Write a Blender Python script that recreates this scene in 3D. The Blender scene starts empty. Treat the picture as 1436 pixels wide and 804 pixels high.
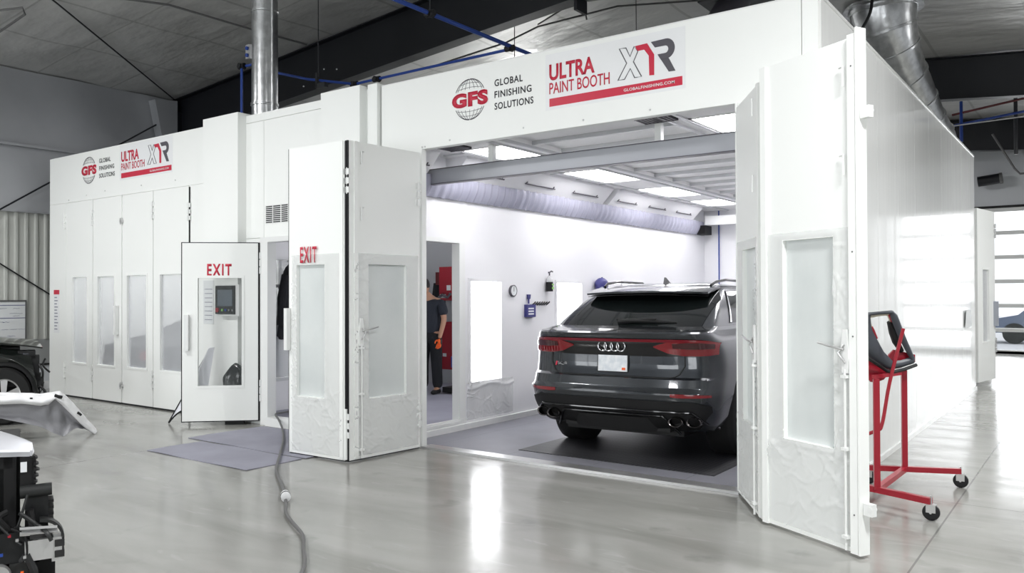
import bpy, bmesh, math, random
from mathutils import Vector, Matrix, noise
random.seed(7)
SC = bpy.context.scene
COL = SC.collection
PI = math.pi
R = math.radians

# ------------------------------------------------------------------ materials
def mat(name, col, rough=.5, metal=0., coat=0., emit=None, estr=0., alpha=1., trans=0., bump=None, colvar=None, spec=.5, ior=1.45, sheen=0.):
    m = bpy.data.materials.new(name); m.use_nodes = True
    nt = m.node_tree; b = nt.nodes['Principled BSDF']
    b.inputs['Base Color'].default_value = (*col, 1)
    b.inputs['Roughness'].default_value = rough
    b.inputs['Metallic'].default_value = metal
    b.inputs['Coat Weight'].default_value = coat
    b.inputs['Coat Roughness'].default_value = .04
    b.inputs['Alpha'].default_value = alpha
    b.inputs['Transmission Weight'].default_value = trans
    b.inputs['IOR'].default_value = ior
    b.inputs['Specular IOR Level'].default_value = spec
    if emit:
        b.inputs['Emission Color'].default_value = (*emit, 1)
        b.inputs['Emission Strength'].default_value = estr
    tc = None
    if bump or colvar:
        tc = nt.nodes.new('ShaderNodeTexCoord')
    if bump:   # (scale xyz, strength, distance)
        mp = nt.nodes.new('ShaderNodeMapping'); mp.inputs['Scale'].default_value = bump[0]
        nt.links.new(tc.outputs['Object'], mp.inputs['Vector'])
        nz = nt.nodes.new('ShaderNodeTexNoise'); nz.inputs['Scale'].default_value = 1; nz.inputs['Detail'].default_value = 3
        nt.links.new(mp.outputs['Vector'], nz.inputs['Vector'])
        bp = nt.nodes.new('ShaderNodeBump'); bp.inputs['Strength'].default_value = bump[1]; bp.inputs['Distance'].default_value = bump[2]
        nt.links.new(nz.outputs['Fac'], bp.inputs['Height']); nt.links.new(bp.outputs['Normal'], b.inputs['Normal'])
    if colvar:  # (scale, col2, lo, hi)
        nz = nt.nodes.new('ShaderNodeTexNoise'); nz.inputs['Scale'].default_value = colvar[0]; nz.inputs['Detail'].default_value = 6
        nt.links.new(tc.outputs['Object'], nz.inputs['Vector'])
        mr = nt.nodes.new('ShaderNodeMapRange'); mr.inputs['From Min'].default_value = colvar[2]; mr.inputs['From Max'].default_value = colvar[3]
        nt.links.new(nz.outputs['Fac'], mr.inputs['Value'])
        mx = nt.nodes.new('ShaderNodeMix'); mx.data_type = 'RGBA'
        mx.inputs['A'].default_value = (*col, 1); mx.inputs['B'].default_value = (*colvar[1], 1)
        nt.links.new(mr.outputs['Result'], mx.inputs['Factor']); nt.links.new(mx.outputs['Result'], b.inputs['Base Color'])
    return m

M = {}
M['white'] = mat('white_enamel', (.87, .885, .865), .5, coat=.0, bump=((.8, .8, .8), .25, .02))
M['white_side'] = mat('white_glossy_sheet', (.80, .81, .80), .20, coat=.5, bump=((1.5, 2.6, .16), .35, .02))
M['white_in'] = mat('booth_inner_white', (.80, .80, .82), .4)
M['white_trim'] = mat('white_trim', (.78, .79, .78), .35)
M['grey_trim'] = mat('grey_trim', (.58, .59, .60), .35)
M['gap'] = mat('dark_gap', (.02, .02, .02), .8)
M['rubber'] = mat('black_rubber', (.007, .007, .009), .55)
M['film'] = mat('masking_film', (.74, .75, .75), .3, alpha=.38, bump=((9, 9, 9), .5, .01))
M['filmpane'] = mat('filmed_window_glass', (.60, .635, .63), .28, bump=((7, 7, 3), .5, .01), colvar=(2.2, (.68, .71, .70), .35, .7))
M['glass'] = mat('clear_glass', (.25, .28, .28), .03, alpha=.10, spec=.9)
M['frost'] = mat('hazy_booth_glass', (.74, .76, .79), .18, alpha=.34, spec=.6)
M['chrome'] = mat('chrome', (.75, .75, .76), .12, metal=1)
M['zinc'] = mat('zinc_plated', (.62, .62, .62), .3, metal=.8)
M['galv'] = mat('galvanised_duct', (.66, .67, .68), .30, metal=1, bump=((6, 6, 6), .3, .02), colvar=(9, (.52, .53, .54), .4, .6))
M['red'] = mat('red_vinyl', (.56, .022, .055), .4)
M['grey_vinyl'] = mat('dark_grey_vinyl', (.09, .085, .10), .4)
M['ink'] = mat('black_vinyl', (.02, .02, .025), .4)
M['whitevinyl'] = mat('white_vinyl', (.80, .81, .82), .3)
M['banner'] = mat('banner_backing', (.81, .82, .83), .4)
M['steel_black'] = mat('black_painted_steel', (.006, .007, .010), .45)
M['steel_edge'] = mat('dark_primer_steel', (.03, .032, .036), .4)
M['blue'] = mat('blue_air_pipe', (.02, .06, .30), .35)
M['bluedeep'] = mat('dark_blue_plastic', (.04, .04, .18), .4)
M['redpaint'] = mat('red_powder_coat', (.33, .010, .024), .35, coat=.3)
M['redpipe'] = mat('maroon_pipe', (.10, .012, .015), .4)
M['tyre'] = mat('tyre_rubber', (.006, .006, .006), .7)
M['carpaint'] = mat('grey_metallic_car_paint', (.030, .034, .040), .26, metal=.6, coat=1.)
M['pianoblack'] = mat('gloss_black_trim', (.003, .003, .004), .12, coat=.6)
M['mattblack'] = mat('matt_black_plastic', (.0035, .0035, .004), .6)
M['carglass'] = mat('tinted_car_glass', (.006, .008, .008), .04, spec=.6)
M['seat'] = mat('car_seat_green_grey', (.07, .09, .085), .6)
M['tail'] = mat('tail_lamp_red', (.20, .002, .007), .14, coat=1., spec=.6)
M['taildark'] = mat('tail_lamp_dark_red', (.045, .001, .003), .12, coat=1.)
M['silver'] = mat('satin_silver', (.6, .6, .62), .25, metal=1)
M['darkmetal'] = mat('dark_exhaust_metal', (.16, .15, .15), .22, metal=1)
M['plate'] = mat('licence_plate', (.62, .66, .70), .4, colvar=(16, (.78, .80, .82), .4, .6))
M['orange'] = mat('orange', (.85, .13, .02), .5)
M['skin'] = mat('skin', (.42, .23, .15), .5)
M['hair'] = mat('black_hair', (.008, .007, .007), .5, bump=((60, 60, 60), .6, .01))
M['navyshirt'] = mat('dark_navy_cotton', (.018, .022, .032), .85, bump=((14, 14, 10), .6, .03))
M['blackcloth'] = mat('black_cloth', (.008, .009, .012), .9, bump=((14, 14, 8), .6, .04))
M['logo_grey'] = mat('shirt_print', (.35, .37, .42), .7)
M['drape'] = mat('white_masking_paper', (.80, .80, .81), .55, bump=((12, 12, 12), .6, .02))
M['drapegrey'] = mat('grey_translucent_film', (.30, .30, .32), .3, alpha=.85, bump=((8, 14, 8), .7, .03))
M['whitepaint'] = mat('white_car_paint', (.82, .83, .88), .2, coat=.8)
M['engine'] = mat('black_engine_plastic', (.003, .0035, .004), .5, colvar=(14, (.012, .013, .014), .5, .7))
M['enginegrey'] = mat('grey_engine_plastic', (.017, .018, .018), .45)
M['alu'] = mat('cast_aluminium', (.72, .72, .72), .3, metal=.85)
M['darkcar'] = mat('dark_green_black_paint', (.008, .010, .009), .15, coat=.8)
M['panelgrey'] = mat('dark_grey_moulded_plastic', (.05, .056, .068), .45)
M['cream'] = mat('cream_primer', (.62, .58, .47), .6)
M['flute'] = mat('lavender_grey_film', (.43, .43, .53), .22, alpha=.9, bump=((4, 30, 4), .6, .01))
M['filter'] = mat('ceiling_filter_media', (.90, .90, .90), .8, bump=((5, 5, 5), .3, .02))
M['rail'] = mat('grey_aluminium_beam', (.36, .37, .40), .35, metal=.35)
M['cord'] = mat('dark_grey_cable', (.13, .13, .13), .55)
M['bottle'] = mat('clear_bottle', (.7, .7, .72), .2, alpha=.6)
M['green'] = mat('green_label', (.25, .6, .12), .5)
M['jacket'] = mat('black_jacket', (.007, .008, .011), .85, bump=((10, 10, 6), .8, .05))
M['screen'] = mat('dark_touch_screen', (.05, .06, .075), .15, emit=(.25, .32, .38), estr=.12)
M['paper'] = mat('paper_notice', (.72, .74, .75), .6)
M['papertext'] = mat('paper_text_grey', (.30, .31, .36), .6)
M['siding'] = mat('ribbed_metal_siding', (.52, .53, .50), .42)
M['insul'] = mat('wall_insulation_facing', (.40, .41, .43), .4, bump=((.7, .7, .5), .5, .10), colvar=(.5, (.33, .34, .36), .4, .6))
M['farwall'] = mat('far_wall_white', (.66, .68, .71), .6)
M['wainscot'] = mat('grey_wainscot', (.35, .36, .36), .6)
M['ward'] = mat('mixing_room_wall', (.42, .43, .45), .5)
M['lens'] = mat('booth_lamp_lens', (.95, .95, .95), .5, emit=(1, .985, 1), estr=14.)
M['lens_dim'] = mat('closed_booth_lamp_lens', (.95, .95, .95), .5, emit=(1, 1, 1), estr=5.5)
M['winlens'] = mat('lit_wall_lamp_glass', (.95, .95, .95), .3, emit=(.97, .98, 1.), estr=5.)
M['added_hibay'] = mat('added_high_bay_lens', (.95, .95, .95), .5, emit=(1, 1, 1), estr=9.)  # glowing lens of the strips added out of view
M['tarmac'] = mat('pale_asphalt', (.55, .56, .58), .8)
M['carfar'] = mat('blue_grey_car_paint', (.10, .13, .20), .3, coat=.5)
M['carfar2'] = mat('white_van_paint', (.75, .75, .77), .3, coat=.5)

def line_mask(nt, coord, spacing, offset, width):
    """1 near multiples of spacing"""
    a = nt.nodes.new('ShaderNodeMath'); a.operation = 'ADD'; a.inputs[1].default_value = -offset + 1000 * spacing
    nt.links.new(coord, a.inputs[0])
    b = nt.nodes.new('ShaderNodeMath'); b.operation = 'MODULO'; b.inputs[1].default_value = spacing
    nt.links.new(a.outputs[0], b.inputs[0])
    c = nt.nodes.new('ShaderNodeMath'); c.operation = 'LESS_THAN'; c.inputs[1].default_value = width
    nt.links.new(b.outputs[0], c.inputs[0]); return c.outputs[0]

def nmix(nt, fac, a, b):
    mx = nt.nodes.new('ShaderNodeMix'); mx.data_type = 'RGBA'
    for k, v in (('A', a), ('B', b)):
        if isinstance(v, tuple): mx.inputs[k].default_value = (*v, 1)
        else: nt.links.new(v, mx.inputs[k])
    if isinstance(fac, float): mx.inputs['Factor'].default_value = fac
    else: nt.links.new(fac, mx.inputs['Factor'])
    return mx.outputs['Result']

def nnoise(nt, vec, scale, detail, lo, hi, dist=0.):
    nz = nt.nodes.new('ShaderNodeTexNoise'); nz.inputs['Scale'].default_value = scale; nz.inputs['Detail'].default_value = detail
    nz.inputs['Distortion'].default_value = dist
    nt.links.new(vec, nz.inputs['Vector'])
    mr = nt.nodes.new('ShaderNodeMapRange'); mr.inputs['From Min'].default_value = lo; mr.inputs['From Max'].default_value = hi
    nt.links.new(nz.outputs['Fac'], mr.inputs['Value']); return mr.outputs['Result']

def floor_material():
    m = bpy.data.materials.new('polished_concrete'); m.use_nodes = True; nt = m.node_tree
    b = nt.nodes['Principled BSDF']; tc = nt.nodes.new('ShaderNodeTexCoord'); o = tc.outputs['Object']
    mp = nt.nodes.new('ShaderNodeMapping'); mp.inputs['Scale'].default_value = (.45, 1.7, 1); mp.inputs['Rotation'].default_value = (0, 0, R(36))
    nt.links.new(o, mp.inputs['Vector'])
    c = nmix(nt, nnoise(nt, mp.outputs['Vector'], 1.2, 6, .35, .68, .6), (.245, .244, .226), (.345, .345, .325))
    c = nmix(nt, nnoise(nt, mp.outputs['Vector'], 4.5, 8, .62, .80, 1.2), c, (.38, .38, .365))
    c = nmix(nt, nnoise(nt, o, 2.3, 5, .62, .75), c, (.22, .22, .205))
    sx = nt.nodes.new('ShaderNodeSeparateXYZ'); nt.links.new(o, sx.inputs[0])
    l1 = line_mask(nt, sx.outputs['X'], 6.9, -2.19, .012); l2 = line_mask(nt, sx.outputs['Y'], 7.2, .62, .010)
    mxm = nt.nodes.new('ShaderNodeMath'); mxm.operation = 'MAXIMUM'; nt.links.new(l1, mxm.inputs[0]); nt.links.new(l2, mxm.inputs[1])
    c = nmix(nt, mxm.outputs[0], c, (.17, .17, .16))
    nt.links.new(c, b.inputs['Base Color'])
    rr = nnoise(nt, mp.outputs['Vector'], 2.5, 5, .3, .7)
    mr = nt.nodes.new('ShaderNodeMapRange'); mr.inputs['To Min'].default_value = .10; mr.inputs['To Max'].default_value = .24
    nt.links.new(rr, mr.inputs['Value']); nt.links.new(mr.outputs['Result'], b.inputs['Roughness'])
    b.inputs['Specular IOR Level'].default_value = .5
    return m
M['floor'] = floor_material()

def ceiling_material():
    m = bpy.data.materials.new('foil_faced_ceiling'); m.use_nodes = True; nt = m.node_tree
    b = nt.nodes['Principled BSDF']; tc = nt.nodes.new('ShaderNodeTexCoord'); o = tc.outputs['Object']
    sx = nt.nodes.new('ShaderNodeSeparateXYZ'); nt.links.new(o, sx.inputs[0])
    c = nmix(nt, nnoise(nt, o, 1.1, 4, .35, .7), (.50, .50, .49), (.56, .56, .55))
    l1 = line_mask(nt, sx.outputs['X'], 1.5, .2, .05); l2 = line_mask(nt, sx.outputs['Y'], 1.22, .1, .03)
    mxm = nt.nodes.new('ShaderNodeMath'); mxm.operation = 'MAXIMUM'; nt.links.new(l1, mxm.inputs[0]); nt.links.new(l2, mxm.inputs[1])
    c = nmix(nt, mxm.outputs[0], c, (.38, .38, .37))
    nt.links.new(c, b.inputs['Base Color'])
    b.inputs['Roughness'].default_value = .30; b.inputs['Metallic'].default_value = .25
    mp = nt.nodes.new('ShaderNodeMapping'); mp.inputs['Scale'].default_value = (.9, 1.6, 1); nt.links.new(o, mp.inputs['Vector'])
    nz = nt.nodes.new('ShaderNodeTexNoise'); nz.inputs['Scale'].default_value = 1.3; nz.inputs['Detail'].default_value = 4
    nt.links.new(mp.outputs['Vector'], nz.inputs['Vector'])
    bp = nt.nodes.new('ShaderNodeBump'); bp.inputs['Strength'].default_value = .6; bp.inputs['Distance'].default_value = .09
    nt.links.new(nz.outputs['Fac'], bp.inputs['Height']); nt.links.new(bp.outputs['Normal'], b.inputs['Normal'])
    return m
M['ceil'] = ceiling_material()

def grid_material(name, a, b_, sx_, sy_, w, rough):
    m = bpy.data.materials.new(name); m.use_nodes = True; nt = m.node_tree
    b = nt.nodes['Principled BSDF']; tc = nt.nodes.new('ShaderNodeTexCoord'); o = tc.outputs['Object']
    s = nt.nodes.new('ShaderNodeSeparateXYZ'); nt.links.new(o, s.inputs[0])
    l1 = line_mask(nt, s.outputs['X'], sx_, 0, w); l2 = line_mask(nt, s.outputs['Y'], sy_, 0, w)
    mx = nt.nodes.new('ShaderNodeMath'); mx.operation = 'MAXIMUM'; nt.links.new(l1, mx.inputs[0]); nt.links.new(l2, mx.inputs[1])
    base = nmix(nt, nnoise(nt, o, 1.7, 6, .35, .7), a, tuple(v * 1.25 for v in a))
    nt.links.new(nmix(nt, mx.outputs[0], base, b_), b.inputs['Base Color']); b.inputs['Roughness'].default_value = rough
    return m
M['boothfloor'] = grid_material('booth_floor_paper', (.175, .175, .20), (.11, .11, .125), .92, 2.4, .006, .6)
M['mat'] = grid_material('grey_floor_mat', (.25, .25, .30), (.19, .19, .23), 50, 50, .001, .7)
M['grating'] = grid_material('pit_grating', (.018, .018, .021), (.05, .05, .055), .04, .12, .012, .5)

# ------------------------------------------------------------------ mesh helpers
class MB:
    def __init__(s): s.bm = bmesh.new()
    def box(s, x0, x1, y0, y1, z0, z1, mx=None, mi=0):
        vs = [s.bm.verts.new(p) for p in ((x0, y0, z0), (x1, y0, z0), (x1, y1, z0), (x0, y1, z0), (x0, y0, z1), (x1, y0, z1), (x1, y1, z1), (x0, y1, z1))]
        if mx is not None:
            for v in vs: v.co = mx @ v.co
        for f in ((3, 2, 1, 0), (4, 5, 6, 7), (0, 1, 5, 4), (1, 2, 6, 5), (2, 3, 7, 6), (3, 0, 4, 7)):
            s.bm.faces.new([vs[i] for i in f]).material_index = mi
        return s
    def tube(s, pts, r, n=10, cap=True, mi=0, closed=False):
        pts = [Vector(p) for p in pts]; N = len(pts)
        rs = r if isinstance(r, (list, tuple)) else [r] * N
        rings = []; up = None
        for i, p in enumerate(pts):
            if closed: t = (pts[(i + 1) % N] - pts[i - 1])
            else: t = (pts[min(i + 1, N - 1)] - pts[max(i - 1, 0)])
            t.normalize()
            if up is None:
                up = Vector((0, 0, 1)) if abs(t.z) < .9 else Vector((1, 0, 0))
            a = t.cross(up).normalized(); b = a.cross(t).normalized(); up = b
            rings.append([s.bm.verts.new(p + (a * math.cos(2 * PI * k / n) + b * math.sin(2 * PI * k / n)) * rs[i]) for k in range(n)])
        for i in range(N if closed else N - 1):
            q = rings[(i + 1) % N]
            for k in range(n):
                s.bm.faces.new((rings[i][k], rings[i][(k + 1) % n], q[(k + 1) % n], q[k])).material_index = mi
        if cap and not closed:
            s.bm.faces.new(rings[0][::-1]).material_index = mi; s.bm.faces.new(rings[-1]).material_index = mi
        return s
    def cyl(s, p0, p1, r, n=16, mi=0): return s.tube([p0, p1], r, n, True, mi)
    def grid(s, fn, nu, nv, mi=0, wrapu=False):
        vs = [[s.bm.verts.new(fn(i / nu, j / nv)) for j in range(nv + 1)] for i in range(nu + 1 if not wrapu else nu)]
        for i in range(nu):
            for j in range(nv):
                a = vs[i]; b = vs[(i + 1) % len(vs)]
                s.bm.faces.new((a[j], b[j], b[j + 1], a[j + 1])).material_index = mi
        return s
    def prism(s, poly, vec, mi=0):
        """poly: list of 3-D points (planar), extruded by vec"""
        vec = Vector(vec); a = [s.bm.verts.new(p) for p in poly]; b = [s.bm.verts.new(Vector(p) + vec) for p in poly]
        n = len(poly)
        s.bm.faces.new(a[::-1]).material_index = mi; s.bm.faces.new(b).material_index = mi
        for i in range(n): s.bm.faces.new((a[i], a[(i + 1) % n], b[(i + 1) % n], b[i])).material_index = mi
        return s
    def ball(s, c, r, sc=(1, 1, 1), mi=0, sub=3):
        res = bmesh.ops.create_icosphere(s.bm, subdivisions=sub, radius=r)
        for v in res['verts']: v.co = Vector((v.co.x * sc[0], v.co.y * sc[1], v.co.z * sc[2])) + Vector(c)
        return s
    def lathe(s, prof, c, axis='Y', n=32, mi=0):
        """prof: (r, h) closed or open profile"""
        c = Vector(c); rings = []
        for (r, h) in prof:
            ring = []
            for k in range(n):
                a = 2 * PI * k / n
                if axis == 'Y': p = Vector((r * math.cos(a), h, r * math.sin(a)))
                elif axis == 'X': p = Vector((h, r * math.cos(a), r * math.sin(a)))
                else: p = Vector((r * math.cos(a), r * math.sin(a), h))
                ring.append(s.bm.verts.new(c + p))
            rings.append(ring)
        for i in range(len(rings) - 1):
            for k in range(n):
                s.bm.faces.new((rings[i][k], rings[i][(k + 1) % n], rings[i + 1][(k + 1) % n], rings[i + 1][k])).material_index = mi
        return s
    def build(s, name, m, parent=None, bevel=0., smooth=True, angle=35, solid=0.):
        bm = s.bm
        if bevel:
            es = [e for e in bm.edges if len(e.link_faces) == 2 and e.calc_face_angle(0) > R(40)]
            bmesh.ops.bevel(bm, geom=es, offset=bevel, segments=2, affect='EDGES', profile=.6, clamp_overlap=True)
        bmesh.ops.recalc_face_normals(bm, faces=bm.faces)
        if solid:
            bmesh.ops.solidify(bm, geom=bm.faces[:], thickness=solid)
            bmesh.ops.recalc_face_normals(bm, faces=bm.faces)
        me = bpy.data.meshes.new(name); bm.to_mesh(me); bm.free()
        for mm in (m if isinstance(m, (list, tuple)) else [m]): me.materials.append(mm)
        if smooth and len(me.polygons):
            me.polygons.foreach_set('use_smooth', [True] * len(me.polygons)); me.set_sharp_from_angle(angle=R(angle))
        o = bpy.data.objects.new(name, me); COL.objects.link(o)
        if parent is not None: o.parent = parent
        return o

def empty(name, loc=(0, 0, 0), rz=0.):
    o = bpy.data.objects.new(name, None); COL.objects.link(o); o.location = loc; o.rotation_euler = (0, 0, rz); o.empty_display_size = .1
    return o
def tag(o, label, cat, group=None, kind=None):
    o['label'] = label; o['category'] = cat
    if group: o['group'] = group
    if kind: o['kind'] = kind
    return o
def thing(name, label, cat, loc=(0, 0, 0), rz=0., group=None): return tag(empty(name, loc, rz), label, cat, group, 'thing')
def struct(o, label=None):
    o['kind'] = 'structure'
    if label: o['label'] = label
    return o
def copy_tree(o, parent=None):
    c = o.copy(); COL.objects.link(c); c.parent = parent
    for ch in [x for x in COL.objects if x.parent == o]: copy_tree(ch, c)
    return c

def evaluated(o, name, m, parent=None, angle=60):
    """apply modifiers of o to a fresh mesh object and drop o"""
    dg = bpy.context.evaluated_depsgraph_get(); dg.update()
    me = bpy.data.meshes.new_from_object(o.evaluated_get(dg))
    me.materials.clear()
    for mm in (m if isinstance(m, (list, tuple)) else [m]): me.materials.append(mm)
    me.polygons.foreach_set('use_smooth', [True] * len(me.polygons)); me.set_sharp_from_angle(angle=R(angle))
    bpy.data.objects.remove(o)
    n = bpy.data.objects.new(name, me); COL.objects.link(n); n.parent = parent
    return n

def skin(name, verts, edges, radii, m, parent=None, sub=2, root=0):
    me = bpy.data.meshes.new('t'); me.from_pydata(verts, edges, [])
    o = bpy.data.objects.new('t', me); COL.objects.link(o)
    md = o.modifiers.new('s', 'SKIN'); md.branch_smoothing = .6
    for i, r in enumerate(radii):
        r2 = r if isinstance(r, tuple) else (r, r)
        me.skin_vertices[0].data[i].radius = r2; me.skin_vertices[0].data[i].use_root = (i == root)
    sb = o.modifiers.new('b', 'SUBSURF'); sb.levels = sub; sb.render_levels = sub
    return evaluated(o, name, m, parent, 80)

def text(body, name, m, parent, w, h, origin, xdir, ydir, bold=0., depth=.001, spacing=1.):
    """flat lettering fitted to width w, height h; origin is its lower left corner"""
    cu = bpy.data.curves.new('t', 'FONT'); cu.body = body; cu.size = 1; cu.offset = bold; cu.extrude = .0; cu.space_character = spacing
    cu.resolution_u = 4
    o = bpy.data.objects.new('t', cu); COL.objects.link(o)
    dg = bpy.context.evaluated_depsgraph_get(); dg.update()
    me = bpy.data.meshes.new_from_object(o.evaluated_get(dg)); bpy.data.objects.remove(o)
    xs = [v.co.x for v in me.vertices]; ys = [v.co.y for v in me.vertices]
    x0, x1, y0, y1 = min(xs), max(xs), min(ys), max(ys)
    X = Vector(xdir).normalized(); Y = Vector(ydir).normalized(); N = X.cross(Y); O = Vector(origin)
    bm = bmesh.new(); bm.from_mesh(me); bpy.data.meshes.remove(me)
    for v in bm.verts: v.co = O + X * ((v.co.x - x0) / (x1 - x0) * w) + Y * ((v.co.y - y0) / (y1 - y0) * h)
    r = bmesh.ops.extrude_face_region(bm, geom=bm.faces[:])
    for v in [g for g in r['geom'] if isinstance(g, bmesh.types.BMVert)]: v.co += N * depth
    bmesh.ops.recalc_face_normals(bm, faces=bm.faces)
    me = bpy.data.meshes.new(name); bm.to_mesh(me); bm.free(); me.materials.append(m)
    ob = bpy.data.objects.new(name, me); COL.objects.link(ob); ob.parent = parent
    return ob
# ------------------------------------------------------------------ building shell
XW, RIDGE, ZR = -8.9, .3, 6.07
def roofz(x): return ZR - abs(x - RIDGE) / 12
struct(MB().box(XW - .2, 13, -13, 18.2, -.2, 0).build('floor', M['floor'], smooth=False), 'grey polished concrete floor')
m = MB()
def cf(u, v):
    x = -9.1 + 22.1 * u; y = -13 + 31.2 * v
    return Vector((x, y, roofz(x) + .05 + .035 * noise.noise(Vector((x * .8, y * 1.1, 0)))))
m.grid(cf, 110, 120)
struct(m.build('ceiling', M['ceil'], solid=.05, angle=80), 'sloping foil faced insulation ceiling')
# left wall: white base, dark sill line, wainscot, ribbed siding, insulation above
w = MB().box(XW - .2, XW, -13, 18.2, 0, 5.4); struct(w.build('wall_left', M['ward'], smooth=False))
w = MB().box(XW, XW + .03, -13, 18.0, 0, .40); struct(w.build('baseboard_left', M['farwall'], smooth=False))
w = MB().box(XW, XW + .05, -13, 18.0, .40, .43); struct(w.build('trim_1', M['gap'], smooth=False))
w = MB().box(XW, XW + .03, -13, 18.0, .43, .84); struct(w.build('trim_2', M['wainscot'], smooth=False))
m = MB()
y = -13.
prof = []
while y < 17.9:
    prof += [(y, .02), (y + .085, .02), (y + .10, .05), (y + .135, .05), (y + .15, .02)]; y += .155
for (a, b) in zip(prof[:-1], prof[1:]):
    vs = [m.bm.verts.new(p) for p in ((XW + a[1], a[0], .84), (XW + b[1], b[0], .84), (XW + b[1], b[0], 2.97), (XW + a[1], a[0], 2.97))]
    m.bm.faces.new(vs)
bmesh.ops.remove_doubles(m.bm, verts=m.bm.verts, dist=.0005)
struct(m.build('trim_3', M['siding'], angle=20), 'ribbed metal siding')
m = MB(); m.grid(lambda u, v: Vector((XW + .12 + .07 * noise.noise(Vector((u * 30, v * 3, 1))) - .10 * (1 - v) * 0, -13 + 31 * u, 2.97 + 2.33 * v)), 140, 14)
m.box(XW + .01, XW + .12, -13, 18, 2.95, 2.99)
struct(m.build('trim_4', M['insul'], angle=80), 'grey insulation facing on the upper wall')
struct(MB().box(XW + .02, XW + .22, -13, 2.2, 4.02, 4.06).build('trim_5', M['insul'], smooth=False))
# right wall (out of frame) and camera-side wall
struct(MB().box(13, 13.2, -13, 18.2, 0, 5.3).build('wall_right', M['farwall'], smooth=False))
w = MB()
for (a, b) in ((-9.1, -7.5), (-3.9, -1.2), (2.4, 5.), (8.6, 13)): w.box(a, b, -13.2, -13, 0, 6.2)
for (a, b) in ((-7.5, -3.9), (-1.2, 2.4), (5., 8.6)): w.box(a, b, -13.2, -13, 3.6, 6.2)
struct(w.build('wall_front', M['wainscot'], smooth=False))
# far wall with sectional garage door
w = MB()
w.box(-9.1, 2.9, 18, 18.2, 0, 6.2); w.box(6.9, 13, 18, 18.2, 0, 6.2); w.box(2.9, 6.9, 18, 18.2, 3.69, 6.2)
struct(w.build('wall_back', M['farwall'], smooth=False), 'white far wall of the building')
gd = empty('door_1', (0, 0, 0)); struct(gd, 'glazed sectional garage door at far end')
m = MB()
zs = [0.02, .06, .62, 1.24, 1.86, 2.48, 3.1, 3.69]
for z in zs[1:]: m.box(2.9, 6.9, 17.95, 18.02, z - .05, z + .05)
m.box(2.9, 6.9, 17.95, 18.02, 0, .08)
for x in (2.9, 3.20, 4.86, 6.62): m.box(x, x + (.28 if x in (6.62,) else .06 if x > 2.95 else .33), 17.94, 18.03, 0, 3.69)
m.build('door_frame', M['white_trim'], gd, bevel=.006)
MB().box(3.0, 6.8, 17.985, 17.99, .1, 3.65).build('window_glass', M['glass'], gd, smooth=False)
struct(MB().box(2.6, 7.2, 17.93, 17.97, 3.74, 3.80).build('trim_6', M['gap'], smooth=False))
struct(MB().box(-30, 40, 18.2, 60, -.25, -.05).build('ground_outside', M['tarmac'], smooth=False))
# camera-side daylight doors (glazed, bright outside)
for i, (a, b) in enumerate(((-7.5, -3.9), (-1.2, 2.4), (5., 8.6))):
    g = empty('door_%d' % (i + 2)); struct(g)
    m = MB()
    for k in range(7): m.box(a, b, -13.12, -13.05, k * .6 - (.0 if k else -.02), k * .6 + .06)
    for x in (a, (a + b) / 2 - .03, b - .06): m.box(x, x + .06, -13.12, -13.05, 0, 3.6)
    m.build('door_frame', M['white_trim'], g, smooth=False)
# rafters
def rafter(y, x0, x1, label):
    m = MB(); d = .74
    for (a, b) in ((x0, RIDGE), (RIDGE, x1)):
        za, zb = roofz(a) - .03, roofz(b) - .03
        m.prism([(a, y, za), (b, y, zb), (b, y, zb - d), (a, y, za - d)], (0, .012, 0))
        for o in (0, -d):
            m.prism([(a, y - .10, za + o), (b, y - .10, zb + o), (b, y - .10, zb + o - .015), (a, y - .10, za + o - .015)], (0, .212, 0))
    for s in (-.012, .012): m.box(RIDGE + s - .01, RIDGE + s + .01, y - .12, y + .13, roofz(RIDGE) - .95, roofz(RIDGE) - .04)
    o = m.build('roof_beam', M['steel_black'], smooth=False)
    m = MB()
    for (a, b) in ((x0, RIDGE - .05), (RIDGE + .05, x1)):
        za, zb = roofz(a) - .03 - d, roofz(b) - .03 - d
        m.prism([(a, y - .101, za - .016), (b, y - .101, zb - .016), (b, y - .101, zb - .02), (a, y - .101, za - .02)], (0, .214, 0))
    m.build('bottom_flange', M['steel_edge'], o, smooth=False)
    return struct(o, label)
r1 = rafter(2.6, XW + .1, 13, 'black steel rafter rising over the booths')
m = MB()
for (x, z) in ((-5.0, 5.0), (-4.2, 5.15), (-4.5, 5.2)): m.ball((x, 2.585, z), .015, sub=1)
m.build('bolt', M['whitevinyl'], r1)
rafter(10.2, XW + .1, 13, 'black steel rafter beyond the booth')
rafter(-5.6, XW + .1, 13, 'black steel rafter behind the camera')
rafter(16.6, XW + .1, 13, 'black steel rafter near the far wall')
for y in (2.6, 10.2, -5.6):
    struct(MB().box(XW + .02, XW + .35, y - .10, y + .11, 0, 5.05).build('beam_column', M['steel_black'], bevel=.004), 'black steel column at the left wall')
# pale insulation tuck beside the first column
m = MB(); m.prism([(XW + .15, 2.05, 5.2), (XW + .15, 2.5, 5.25), (XW + .15, 2.5, 3.9), (XW + .15, 2.32, 3.9)], (.22, 0, 0))
struct(m.build('trim_7', M['insul'], bevel=.03))
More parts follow.
